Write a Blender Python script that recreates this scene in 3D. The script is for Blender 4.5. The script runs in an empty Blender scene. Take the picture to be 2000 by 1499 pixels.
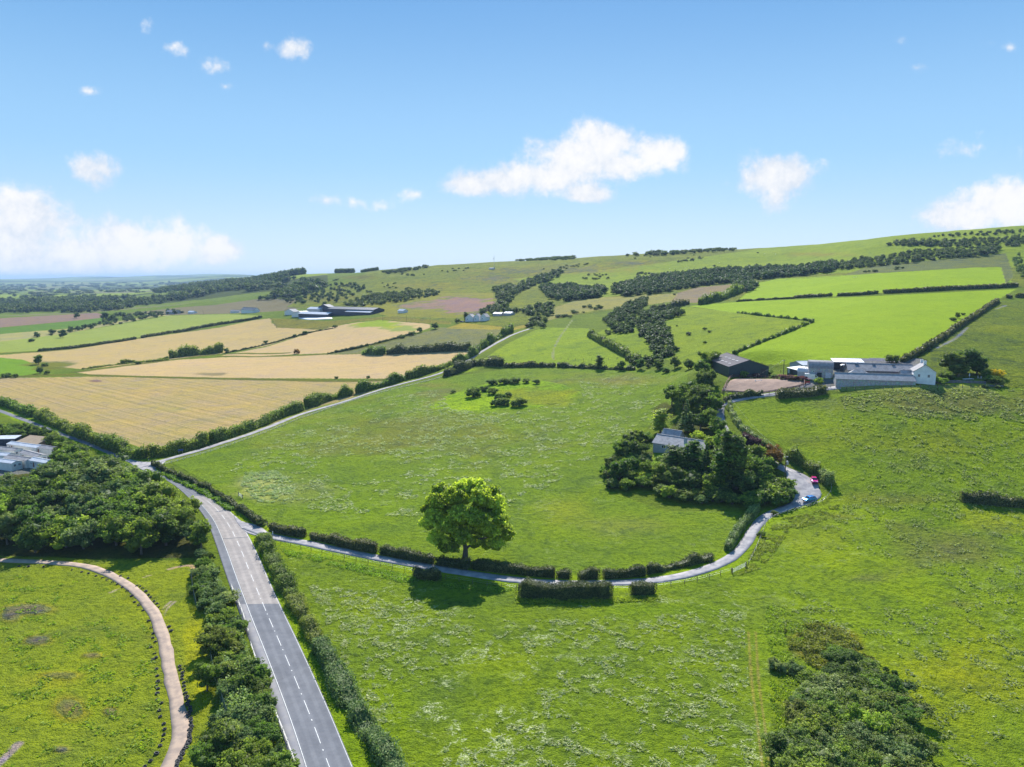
import bpy, math, random
import numpy as np
from mathutils import Vector, Matrix

# ------------------------------------------------------------------ camera, world, sun, exposure
S = bpy.context.scene
COL = S.collection
F = 1376.0                      # focal length in photo pixels (photo 2000 x 1499)
PITCH = math.atan(204.5 / F)
CH = 75.0                       # camera height
cp, sp = math.cos(PITCH), math.sin(PITCH)
cam_d = bpy.data.cameras.new('camera'); cam = bpy.data.objects.new('camera', cam_d); COL.objects.link(cam)
cam_d.sensor_width = 36.0; cam_d.lens = 36.0 * F / 2000.0
cam_d.clip_start = 1.0; cam_d.clip_end = 60000.0
cam.location = (0, 0, CH); cam.rotation_euler = (math.pi/2 - PITCH, 0, 0)
S.camera = cam

SUN_EL, SUN_AZ = math.radians(39.5), math.radians(4)      # azimuth from +Y towards +X
sun_d = bpy.data.lights.new('sun', 'SUN'); sun_d.energy = 5.0; sun_d.angle = math.radians(0.5); sun_d.color = (1.0, 0.955, 0.88)
sun = bpy.data.objects.new('sun', sun_d); COL.objects.link(sun)
sdir = Vector((math.sin(SUN_AZ)*math.cos(SUN_EL), math.cos(SUN_AZ)*math.cos(SUN_EL), math.sin(SUN_EL)))
sun.rotation_euler = sdir.to_track_quat('Z', 'Y').to_euler()
S.view_settings.view_transform = 'Standard'; S.view_settings.look = 'None'
S.view_settings.gamma = 1.0; S.view_settings.use_curve_mapping = False
S.view_settings.exposure = 0.93
S.cycles.use_denoising = True
S.cycles.max_bounces = 6; S.cycles.diffuse_bounces = 3; S.cycles.glossy_bounces = 2
S.cycles.transmission_bounces = 3; S.cycles.volume_bounces = 0; S.cycles.transparent_max_bounces = 6
S.cycles.caustics_reflective = False; S.cycles.caustics_refractive = False


class NT:
    """tiny node-tree helper"""
    def __init__(s, tree): s.t = tree; s.n = tree.nodes; s.l = tree.links
    def node(s, kind, **kw):
        n = s.n.new(kind)
        for k, v in kw.items():
            if isinstance(v, (int, float, str, bool, tuple)) and hasattr(n, k) and k not in n.inputs: setattr(n, k, v)
        return n
    def put(s, sock, v):
        if isinstance(v, bpy.types.NodeSocket): s.l.new(v, sock)
        else: sock.default_value = v
    def math(s, op, a, b=0.0, c=0.0, clamp=False):
        n = s.n.new('ShaderNodeMath'); n.operation = op; n.use_clamp = clamp
        s.put(n.inputs[0], a); s.put(n.inputs[1], b); s.put(n.inputs[2], c); return n.outputs[0]
    def mix(s, f, a, b, blend='MIX'):
        n = s.n.new('ShaderNodeMix'); n.data_type = 'RGBA'; n.blend_type = blend
        s.put(n.inputs[0], f); s.put(n.inputs[6], c4(a)); s.put(n.inputs[7], c4(b)); return n.outputs[2]
    def ss(s, x, lo, hi, a=0.0, b=1.0):
        n = s.n.new('ShaderNodeMapRange'); n.interpolation_type = 'SMOOTHSTEP'
        for i, v in enumerate((x, lo, hi, a, b)): s.put(n.inputs[i], v)
        return n.outputs[0]
    def noise(s, vec, scale, detail=4.0, rough=0.55, dist=0.0):
        n = s.n.new('ShaderNodeTexNoise'); n.noise_dimensions = '3D'
        if vec is not None: s.l.new(vec, n.inputs['Vector'])
        n.inputs['Scale'].default_value = scale; n.inputs['Detail'].default_value = detail
        n.inputs['Roughness'].default_value = rough; n.inputs['Distortion'].default_value = dist
        return n.outputs[0]


def c4(c):
    if isinstance(c, bpy.types.NodeSocket) or isinstance(c, float): return c
    return (c[0], c[1], c[2], 1.0) if len(c) == 3 else c


def pix_plane(u, v):
    k = (749.5 - v) / F
    x, y, z = (u - 1000) / F, cp + k*sp, -sp + k*cp
    return x / y, z / y


w = bpy.data.worlds.new('World'); S.world = w; w.use_nodes = True
N = NT(w.node_tree); N.n.clear()
sky = N.n.new('ShaderNodeTexSky'); sky.sky_type = 'NISHITA'; sky.sun_disc = False
sky.sun_elevation = SUN_EL; sky.sun_rotation = SUN_AZ
sky.altitude = 100; sky.air_density = 1.0; sky.dust_density = 0.3; sky.ozone_density = 2.5
tc = N.n.new('ShaderNodeTexCoord'); sep = N.n.new('ShaderNodeSeparateXYZ'); N.l.new(tc.outputs['Generated'], sep.inputs[0])
ysafe = N.math('MAXIMUM', sep.outputs[1], 0.05)
cu = N.math('DIVIDE', sep.outputs[0], ysafe); cv = N.math('DIVIDE', sep.outputs[2], ysafe)
comb = N.n.new('ShaderNodeCombineXYZ'); N.l.new(cu, comb.inputs[0]); N.l.new(cv, comb.inputs[1])
# clouds: (centre, radii) in photo degrees turned into directions
CLOUDS = [(1185, 282, 105, 58), (1130, 310, 140, 58), (1285, 300, 95, 44), (1210, 320, 120, 44), (1020, 345, 120, 42), (925, 362, 82, 34), (965, 352, 80, 36), (1070, 350, 130, 46), (1130, 375, 80, 28),
          (1515, 345, 105, 52), (1518, 382, 42, 46), (50, 435, 150, 86), (20, 495, 190, 90), (255, 478, 125, 66), (350, 480, 85, 54), (425, 488, 66, 38), (160, 500, 160, 56),
          (185, 328, 66, 42), (575, 96, 46, 30), (427, 130, 28, 20), (335, 92, 32, 16), (280, 58, 24, 24), (1895, 292, 76, 30),
          (1980, 398, 140, 64), (1880, 428, 100, 40), (1995, 312, 28, 26), (635, 392, 54, 20), (1910, 260, 22, 20), (812, 380, 24, 11), (745, 403, 24, 14),
          (1970, 92, 38, 20), (1760, 82, 18, 14), (1655, 230, 30, 14), (175, 178, 24, 9), (440, 170, 14, 10), (520, 92, 14, 12), (1790, 133, 26, 10), (1130, 385, 60, 16), (690, 395, 26, 14)]
warp = N.noise(comb.outputs[0], 15.0, 10.0, 0.62)
fine = N.noise(comb.outputs[0], 55.0, 6.0, 0.65)
warp2 = N.noise(comb.outputs[0], 5.0, 3.0, 0.5)
cur = None
for (u, v, ru, rv) in CLOUDS:
    x0, z0 = pix_plane(u, v); x1, _ = pix_plane(u + ru, v); _, z1 = pix_plane(u, v - rv)
    mp = N.n.new('ShaderNodeMapping'); mp.vector_type = 'POINT'
    sx, sz = 1/(x1-x0), 1/(z1-z0)
    mp.inputs['Scale'].default_value = (sx, sz, 1); mp.inputs['Location'].default_value = (-x0*sx, -z0*sz, 0)
    N.l.new(comb.outputs[0], mp.inputs[0])
    ln = N.n.new('ShaderNodeVectorMath'); ln.operation = 'LENGTH'; N.l.new(mp.outputs[0], ln.inputs[0])
    m = N.math('SUBTRACT', 1.0, ln.outputs['Value'])
    if ru < 40: m = N.math('MULTIPLY', m, 0.30)
    elif ru < 80 and v < 400 and not 860 < u < 1350: m = N.math('MULTIPLY', m, 0.60)
    cur = m if cur is None else N.math('SMOOTH_MAX', cur, m, 0.25)
dens = N.math('ADD', N.math('MULTIPLY', N.math('SUBTRACT', fine, 0.5), 0.75), N.math('ADD', N.math('MULTIPLY', cur, 1.35), N.math('MULTIPLY', N.math('SUBTRACT', warp, 0.53), 2.5)))
front = N.math('GREATER_THAN', sep.outputs[1], 0.08)
alpha = N.math('MULTIPLY', N.ss(dens, -0.04, 0.78, 0.0, 0.98), front)
# cloud shading put into the colour, grey-blue to white by noise and density
shade = N.ss(N.math('ADD', N.math('MULTIPLY', warp2, 0.6), N.math('ADD', N.math('MULTIPLY', fine, 0.35), N.math('MULTIPLY', dens, 0.10))), 0.38, 0.66)
ccol = N.mix(shade, (0.72, 0.79, 0.90), (1.0, 0.99, 0.99))
# Nishita daylight, balanced to the cool polarised blue of the picture
zz_ = sep.outputs[2]
g1 = N.mix(N.ss(zz_, 0.0, 0.17), (5.0, 6.3, 7.6), (2.75, 5.0, 7.5))
g2 = N.mix(N.ss(zz_, 0.12, 0.42), g1, (0.85, 2.75, 5.8))
skyc = N.mix(0.86, sky.outputs[0], g2)
bg = N.n.new('ShaderNodeBackground'); bg.inputs[1].default_value = 0.07; N.l.new(skyc, bg.inputs[0])
bc = N.n.new('ShaderNodeBackground'); bc.inputs[1].default_value = 0.54; N.l.new(ccol, bc.inputs[0])
mx = N.n.new('ShaderNodeMixShader'); N.l.new(alpha, mx.inputs[0]); N.l.new(bg.outputs[0], mx.inputs[1]); N.l.new(bc.outputs[0], mx.inputs[2])
wo = N.n.new('ShaderNodeOutputWorld'); N.l.new(mx.outputs[0], wo.inputs[0])

random.seed(4)
RNG = np.random.default_rng(11)

# ------------------------------------------------------------------ terrain as a function of x, y
def tan_el(u0, v):            # tangent of elevation seen at photo column u0 (azimuth) and row v, and that azimuth
    ta = (u0 - 1000) / F
    a = math.atan(ta)
    return a, math.cos(a) * math.tan(math.atan((749.5 - v) / F) - PITCH)

KN = {   # photo column: (photo row, forward distance in metres)
 -500: [(800,400),(735,540),(690,740),(650,1000),(620,1400),(600,1900),(580,3000),(565,5500),(556,9000),(551,14000)],
 0:   [(900,286),(800,403),(735,540),(690,725),(650,1000),(620,1400),(600,1900),(580,3000),(565,5500),(556,9000),(550.5,14000)],
 250: [(900,286),(800,403),(735,540),(690,716),(650,970),(620,1300),(600,1650),(582,2300),(570,3900),(556,8000),(545.5,14000)],
 470: [(900,284),(800,400),(735,525),(690,690),(650,900),(620,1150),(600,1400),(575,1750),(556,2300),(552,2700),('z',25,5000),(541,14000)],
 620: [(900,282),(800,397),(735,515),(690,650),(650,820),(610,1030),(580,1350),(555,1700),(535,2100),('z',40,4000),('z',0,14000)],
 750: [(900,280),(780,410),(720,535),(680,640),(640,780),(600,1000),(560,1350),(528,1800),('z',50,3500),('z',0,14000)],
 1000:[(900,277),(780,388),(720,480),(640,680),(600,880),(560,1200),(511,1750),('z',70,3000),('z',0,14000)],
 1250:[(1000,220),(900,266),(800,335),(720,430),(640,590),(600,740),(550,1050),(496.5,1550),('z',90,2800),('z',0,14000)],
 1500:[(1000,213),(900,245),(800,289),(740,322),(700,362),(650,450),(600,600),(560,830),(520,1120),(485,1450),('z',100,2800),('z',0,14000)],
 1775:[(1100,174),(1000,204),(900,235),(800,270),(750,294),(700,337),(620,460),(580,570),(520,850),(458.5,1270),('z',110,2800),('z',0,14000)],
 2000:[(1100,171),(1000,201),(900,232),(800,268),(750,292),(700,335),(620,460),(580,560),(520,800),(443.5,1250),('z',115,2800),('z',0,14000)],
 2600:[(1100,171),(1000,201),(900,232),(800,268),(750,292),(700,335),(620,460),(580,560),(520,800),(430,1250),('z',120,2800),('z',0,14000)],
}
LR = np.linspace(math.log(20), math.log(40000), 700)
def pchip(x, y, q):
    x = np.array(x, float); y = np.array(y, float); h = np.diff(x); d = np.diff(y)/h
    m = np.zeros_like(y); m[0], m[-1] = d[0], d[-1]
    for i in range(1, len(x)-1):
        if d[i-1]*d[i] > 0:
            w1, w2 = 2*h[i]+h[i-1], h[i]+2*h[i-1]; m[i] = (w1+w2)/(w1/d[i-1]+w2/d[i])
    i = np.clip(np.searchsorted(x, q)-1, 0, len(x)-2); t = np.clip((q-x[i])/h[i], 0, 1)
    return (2*t**3-3*t**2+1)*y[i] + (t**3-2*t**2+t)*h[i]*m[i] + (-2*t**3+3*t**2)*y[i+1] + (t**3-t**2)*h[i]*m[i+1]
colsu = sorted(KN); rows = []
for u0 in colsu:
    xs, zs = [math.log(20), math.log(60), math.log(100), math.log(150)], [0, 0, 0, 0]
    for k in KN[u0]:
        if k[0] == 'z': z, Yd = k[1], k[2]; a = math.atan((u0-1000)/F)
        else:
            a, t = tan_el(u0, k[0]); Yd = k[1]; z = CH + t*Yd/math.cos(a)
        xs.append(math.log(Yd/math.cos(a))); zs.append(z)
    xs.append(math.log(45000)); zs.append(zs[-1])
    rows.append(pchip(xs, zs, LR))
rows = np.array(rows)
AZ = np.linspace(-0.80, 0.80, 500)
colaz = [math.atan((u-1000)/F) for u in colsu]
TAB = np.array([pchip(colaz, rows[:, j], np.clip(AZ, colaz[0], colaz[-1])) for j in range(len(LR))]).T
for _ in range(5):
    TAB[1:-1] = 0.25*TAB[:-2] + 0.5*TAB[1:-1] + 0.25*TAB[2:]

def _hash(ix, iy, s):
    n = (ix*374761393 + iy*668265263 + s*1274126177) & 0x7fffffff
    n = ((n ^ (n >> 13)) * 1274126177) & 0x7fffffff
    return ((n ^ (n >> 16)) & 0xffff) / 65535.0
def vnoise(x, y, s=0):
    ix = np.floor(x).astype(np.int64); iy = np.floor(y).astype(np.int64); fx = x-ix; fy = y-iy
    fx = fx*fx*(3-2*fx); fy = fy*fy*(3-2*fy)
    a = _hash(ix, iy, s); b = _hash(ix+1, iy, s); c = _hash(ix, iy+1, s); d = _hash(ix+1, iy+1, s)
    return (a*(1-fx)+b*fx)*(1-fy) + (c*(1-fx)+d*fx)*fy
def fbm(x, y, s=0, o=4):
    r = 0; a = 1; t = 0
    for i in range(o):
        r = r + a*vnoise(x*2**i, y*2**i, s+i); t += a; a *= 0.5
    return r/t

PADS = []
def T(x, y):
    x = np.asarray(x, float); y = np.asarray(y, float)
    r = np.sqrt(x*x+y*y)+1e-6; a = np.clip(np.arctan2(x, np.maximum(y, 0.01)), AZ[0], AZ[-1])
    fi = np.clip((a-AZ[0])/(AZ[1]-AZ[0]), 0, len(AZ)-1.001); fj = np.clip((np.log(np.maximum(r, 20.0))-LR[0])/(LR[1]-LR[0]), 0, len(LR)-1.001)
    i = fi.astype(int); j = fj.astype(int); fi = fi-i; fj = fj-j
    z = (TAB[i, j]*(1-fj)+TAB[i, j+1]*fj)*(1-fi) + (TAB[i+1, j]*(1-fj)+TAB[i+1, j+1]*fj)*fi
    amp = np.clip(r/900, 0.12, 1.6)
    z = z + (fbm(x/60, y/60, 3, 4)-0.5)*2.4*amp + (fbm(x/9, y/9, 9, 2)-0.5)*0.10*np.clip(400/r, 0, 1)
    far = np.clip((r-3000)/4000, 0, 1)*np.clip((600-(1000+F*np.tan(a)))/150, 0, 1)
    z = z + far*((fbm(x/2600, y/1300, 5, 3)-0.5)*50 + np.clip(fbm(x/3500, y/2500, 15, 3)-.42, 0, 1)*190*np.clip((r-8000)/5000, 0, 1))
    for (px_, py_, pz_, r0_, r1_) in PADS:      # levelled ground under a building
        d_ = np.hypot(x-px_, y-py_); t_ = np.clip((r1_-d_)/(r1_-r0_), 0, 1); t_ = t_*t_*(3-2*t_); z = z*(1-t_)+pz_*t_
    return z

RS = np.exp(np.linspace(math.log(22), math.log(22000), 900))
def hits(us, vs):
    us = np.atleast_1d(np.asarray(us, float)); vs = np.atleast_1d(np.asarray(vs, float))
    k = (749.5-vs)/F; dx = (us-1000)/F; dy = cp+k*sp; dz = -sp+k*cp
    hl = np.sqrt(dx*dx+dy*dy); dx, dy, dz = dx/hl, dy/hl, dz/hl
    g = CH + dz[:, None]*RS[None] - T(dx[:, None]*RS[None], dy[:, None]*RS[None])
    below = g < 0; i = np.where(below.any(1), below.argmax(1), len(RS)-1); i = np.maximum(i, 1)
    lo, hi = RS[i-1], RS[i]
    for _ in range(14):
        m = (lo+hi)/2; b = (CH+dz*m - T(dx*m, dy*m)) < 0
        hi = np.where(b, m, hi); lo = np.where(b, lo, m)
    x, y = dx*hi, dy*hi
    x, y = dx*hi, dy*hi; miss = np.where(~below.any(1))[0]
    for q in miss:      # looks over the skyline: take the crest in that direction
        xr, yr = dx[q]*RS, dy[q]*RS; k_ = np.argmax((T(xr, yr)-CH)/RS); x[q], y[q] = xr[k_], yr[k_]
    return np.stack([x, y, T(x, y)], 1)
_a = hits([1423], [737])[0]; PADS.append((_a[0]+10, _a[1]+13, _a[2]+.2, 17, 42))
def P(u, v): return Vector(hits([u], [v])[0])
def proj(x, y, z):
    d = y*cp - (z-CH)*sp; up = y*sp + (z-CH)*cp; d = np.maximum(d, 0.5)
    return 1000 + F*x/d, 749.5 - F*up/d
def gz(x, y): return float(T(x, y))

def smooth_path(pts, step=3.0):
    """world polyline from photo points, rounded by Catmull-Rom"""
    p = hits([a[0] for a in pts], [a[1] for a in pts])[:, :2]
    q = np.vstack([2*p[0]-p[1], p, 2*p[-1]-p[-2]]); out = []
    for i in range(1, len(q)-2):
        n = max(2, int(np.linalg.norm(q[i+1]-q[i])/step)); t = np.linspace(0, 1, n, endpoint=False)[:, None]
        out.append(0.5*((2*q[i]) + (-q[i-1]+q[i+1])*t + (2*q[i-1]-5*q[i]+4*q[i+1]-q[i+2])*t**2 + (-q[i-1]+3*q[i]-3*q[i+1]+q[i+2])*t**3))
    out.append(q[-2:-1]); return np.vstack(out)

# ------------------------------------------------------------------ object helpers
def tag(o, label=None, cat=None, group=None, kind=None):
    if label: o['label'] = label
    if cat: o['category'] = cat
    if group: o['group'] = group
    if kind: o['kind'] = kind
    return o
def empty(name, loc, rz=0.0, label=None, cat=None, group=None):
    o = bpy.data.objects.new(name, None); COL.objects.link(o); o.location = loc; o.rotation_euler = (0, 0, rz); o.empty_display_size = 0.2
    return tag(o, label, cat, group)
def link(name, me, parent=None, loc=None):
    o = bpy.data.objects.new(name, me); COL.objects.link(o)
    if parent is not None: o.parent = parent
    if loc is not None: o.location = loc
    return o
def mesh_np(name, V, Fq, mat, smooth=False, Ft=None):
    me = bpy.data.meshes.new(name); V = np.asarray(V, np.float32)
    nq = 0 if Fq is None else len(Fq); nt = 0 if Ft is None else len(Ft)
    me.vertices.add(len(V)); me.vertices.foreach_set('co', V.ravel())
    idx = []; 
    if nq: idx.append(np.asarray(Fq, np.int32).ravel())
    if nt: idx.append(np.asarray(Ft, np.int32).ravel())
    idx = np.concatenate(idx); me.loops.add(len(idx)); me.loops.foreach_set('vertex_index', idx)
    me.polygons.add(nq+nt)
    st = np.concatenate([np.arange(nq)*4, nq*4+np.arange(nt)*3]).astype(np.int32)
    me.polygons.foreach_set('loop_start', st)
    me.polygons.foreach_set('use_smooth', np.full(nq+nt, smooth))
    if mat is not None: me.materials.append(mat)
    me.update(calc_edges=True); return me
def copy_tree(root, loc=None, rz=None, scale=None, label=None, group=None):
    r = root.copy(); COL.objects.link(r)
    for ch in root.children:
        c = ch.copy(); COL.objects.link(c); c.parent = r
        for g in ch.children:
            d = g.copy(); COL.objects.link(d); d.parent = c
    if loc is not None: r.location = loc
    if rz is not None: r.rotation_euler[2] = rz
    if scale is not None: r.scale = scale
    if label: r['label'] = label
    if group: r['group'] = group
    return r

class MB:
    """collects boxes, prisms and tubes into one mesh"""
    def __init__(s): s.v = []; s.f = []
    def add(s, V, Fs):
        b = len(s.v); s.v += [tuple(p) for p in V]; s.f += [tuple(b+i for i in f) for f in Fs]; return s
    def box(s, c, d, rz=0.0):
        x, y, z = d[0]/2, d[1]/2, d[2]/2; cs, sn = math.cos(rz), math.sin(rz); V = []
        for k in (-1, 1):
            for (i, j) in ((-1, -1), (1, -1), (1, 1), (-1, 1)):
                px, py = i*x, j*y; V.append((c[0]+px*cs-py*sn, c[1]+px*sn+py*cs, c[2]+k*z))
        return s.add(V, [(3,2,1,0),(4,5,6,7),(0,1,5,4),(1,2,6,5),(2,3,7,6),(3,0,4,7)])
    def tube(s, a, b, r0, r1=None, n=8):
        a, b = Vector(a), Vector(b); r1 = r0 if r1 is None else r1; d = (b-a).normalized()
        x = d.orthogonal().normalized(); y = d.cross(x); V = []
        for p, r in ((a, r0), (b, r1)):
            for i in range(n):
                t = 2*math.pi*i/n; V.append(p + (x*math.cos(t)+y*math.sin(t))*r)
        return s.add(V, [(i, (i+1) % n, n+(i+1) % n, n+i) for i in range(n)] + [tuple(range(n-1, -1, -1)), tuple(range(n, 2*n))])
    def prism(s, poly, ax, lo, hi):
        """polygon (list of 2D) extruded along axis ax ('x': poly in y,z ; 'y': poly in x,z ; 'z': poly in x,y)"""
        n = len(poly)
        def m(p, t): return {'x': (t, p[0], p[1]), 'y': (p[0], t, p[1]), 'z': (p[0], p[1], t)}[ax]
        V = [m(p, lo) for p in poly]+[m(p, hi) for p in poly]
        return s.add(V, [(i, (i+1) % n, n+(i+1) % n, n+i) for i in range(n)] + [tuple(range(n-1, -1, -1)), tuple(range(n, 2*n))])
    def mesh(s, name, mat, bevel=False):
        me = bpy.data.meshes.new(name); me.from_pydata([tuple(p) for p in s.v], [], s.f); me.materials.append(mat); me.validate()
        import bmesh
        bm = bmesh.new(); bm.from_mesh(me); bmesh.ops.recalc_face_normals(bm, faces=bm.faces); bm.to_mesh(me); bm.free()
        return me
    def obj(s, name, mat, parent=None, loc=None): return link(name, s.mesh(name, mat), parent, loc)

# ------------------------------------------------------------------ materials
def mat_new(name):
    m = bpy.data.materials.new(name); m.use_nodes = True; n = NT(m.node_tree); n.n.clear()
    out = n.n.new('ShaderNodeOutputMaterial'); return m, n, out
def simple(name, col, rough=0.8, metal=0.0, spec=0.5, var=0.15, scale=1.0, bump=0.0, col2=None, coat=0.0):
    m, n, out = mat_new(name); b = n.n.new('ShaderNodeBsdfPrincipled')
    g = n.n.new('ShaderNodeTexCoord').outputs['Object']
    nz = n.noise(g, scale, 5.0, 0.6)
    c2 = col2 if col2 else tuple(c*(1-var) for c in col)
    c1 = col if col2 else tuple(min(1, c*(1+var)) for c in col)
    n.l.new(n.mix(n.ss(nz, 0.35, 0.65), c1, c2), b.inputs['Base Color'])
    b.inputs['Roughness'].default_value = rough; b.inputs['Metallic'].default_value = metal; b.inputs['Specular IOR Level'].default_value = spec
    if coat: b.inputs['Coat Weight'].default_value = coat; b.inputs['Coat Roughness'].default_value = 0.06
    if bump:
        bp = n.n.new('ShaderNodeBump'); bp.inputs['Strength'].default_value = bump; n.l.new(nz, bp.inputs['Height']); n.l.new(bp.outputs[0], b.inputs['Normal'])
    n.l.new(b.outputs[0], out.inputs[0]); return m
def leafmat(name, dark, light, trans=0.33, jitter=0.45, gloss=0.22):
    m, n, out = mat_new(name)
    at = n.n.new('ShaderNodeAttribute'); at.attribute_name = 'tint'
    oi = n.n.new('ShaderNodeObjectInfo')
    base = n.mix(at.outputs['Fac'], dark, light)
    hs = n.n.new('ShaderNodeHueSaturation'); n.l.new(base, hs.inputs['Color'])
    n.l.new(n.math('MULTIPLY_ADD', oi.outputs['Random'], 0.05, 0.475), hs.inputs['Hue'])
    n.l.new(n.math('MULTIPLY_ADD', oi.outputs['Random'], -jitter, 1.0+jitter/2), hs.inputs['Value'])
    d = n.n.new('ShaderNodeBsdfPrincipled'); n.l.new(hs.outputs[0], d.inputs['Base Color']); d.inputs['Roughness'].default_value = 0.6
    d.inputs['Specular IOR Level'].default_value = gloss
    t = n.n.new('ShaderNodeBsdfTranslucent'); tcol = n.mix(1.0, hs.outputs[0], (1.25, 1.35, 0.7), 'MULTIPLY'); n.l.new(tcol, t.inputs[0])
    mx = n.n.new('ShaderNodeMixShader'); mx.inputs[0].default_value = trans
    n.l.new(d.outputs[0], mx.inputs[1]); n.l.new(t.outputs[0], mx.inputs[2]); n.l.new(mx.outputs[0], out.inputs[0]); return m

LEAF = {
 'mid':   leafmat('leaf_mid', (0.073, 0.128, 0.012), (0.323, 0.439, 0.061), 0.46),
 'dark':  leafmat('leaf_dark', (0.055, 0.098, 0.017), (0.232, 0.317, 0.055), 0.44),
 'light': leafmat('leaf_light', (0.159, 0.244, 0.020), (0.464, 0.586, 0.073), 0.48),
 'oak':   leafmat('leaf_oak', (0.22, 0.27, 0.016), (0.78, 0.80, 0.10), 0.47, 0.05),
 'grey':  leafmat('leaf_grey', (0.085, 0.130, 0.032), (0.340, 0.425, 0.150), 0.40),
 'wood':  leafmat('leaf_wood', (0.030, 0.055, 0.014), (0.135, 0.190, 0.038), 0.40),
 'purple': leafmat('leaf_purple', (0.049, 0.020, 0.029), (0.171, 0.061, 0.085), 0.35, 0.1),
 'rust':  leafmat('leaf_rust', (0.183, 0.104, 0.022), (0.439, 0.232, 0.037), 0.38, 0.1),
 'bracken': leafmat('leaf_bracken', (0.10, 0.125, 0.018), (0.25, 0.275, 0.045), 0.38, 0.1),
 'yellow': leafmat('leaf_yellow', (0.500, 0.440, 0.010), (0.850, 0.740, 0.015), 0.4, 0.05),
 'hedge': leafmat('leaf_hedge', (0.067, 0.104, 0.015), (0.293, 0.366, 0.061), 0.42, 0.2),
 'trim':  leafmat('leaf_trimmed', (0.037, 0.056, 0.016), (0.201, 0.201, 0.067), 0.32, 0.1),
 'weed':  leafmat('leaf_weed', (0.110, 0.183, 0.015), (0.293, 0.403, 0.030), 0.45, 0.1),
 'pink':  leafmat('leaf_pink', (0.098, 0.037, 0.043), (0.415, 0.159, 0.146), 0.35, 0.2),
 'straw': leafmat('grass_straw', (0.240, 0.300, 0.100), (0.500, 0.540, 0.270), 0.3, 0.0),
 'rush':  leafmat('rushes', (0.130, 0.170, 0.040), (0.340, 0.400, 0.160), 0.4, 0.0),
}
BARK = simple('bark', (0.13, 0.11, 0.085), 0.9, scale=6, bump=0.4, var=0.35)
#GROUND_MARK
# ------------------------------------------------------------------ paths (used for paint and for road sheets)
TRACK = smooth_path([(-60,1092),(0,1095),(100,1099),(180,1110),(232,1133),(275,1165),(303,1205),(322,1260),(335,1330),(350,1395),(352,1440),(335,1490),(300,1545)])
LANE = smooth_path([(482,1030),(530,1048),(600,1062),(700,1083),(800,1102),(880,1115),(950,1126),(1020,1135),(1110,1140),(1200,1139),(1290,1133),(1370,1115),(1425,1092),(1458,1060),(1472,1035),(1497,1008),(1535,992),(1572,975),(1590,958),(1580,940),(1552,925),(1518,910),(1480,890),(1440,868),(1418,845),(1408,822),(1407,803),(1416,789),(1470,776),(1540,768),(1600,762),(1640,757)])
UPLANE = smooth_path([(272,913),(330,897),(400,877),(500,844),(600,806),(700,776),(760,757),(850,733),(900,712),(950,682),(1000,655),(1037,642)])
MAIN_L = [(1600/2.0-205,1600),(570,1499),(540,1400),(505,1300),(468,1200),(440,1120),(420,1060),(402,1015),(375,980),(340,948),(300,925),(262,908),(225,893),(180,874),(90,840),(0,806),(-90,778)]
MAIN_R = [(745,1620),(690,1499),(640,1380),(590,1270),(547,1180),(520,1120),(500,1075),(475,1030),(440,990),(398,963),(350,940),(310,920),(275,905),(235,890),(190,871),(98,837),(8,803),(-84,775)]
def strip_pts(A, B, n=160):
    def res(p):
        q = smooth_path(p, 4.0); d = np.concatenate([[0], np.cumsum(np.linalg.norm(np.diff(q, axis=0), axis=1))])
        t = np.linspace(0, d[-1], n); return np.stack([np.interp(t, d, q[:, 0]), np.interp(t, d, q[:, 1])], 1)
    return res(A), res(B)
ML, MR = strip_pts(MAIN_L, MAIN_R)

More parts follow.
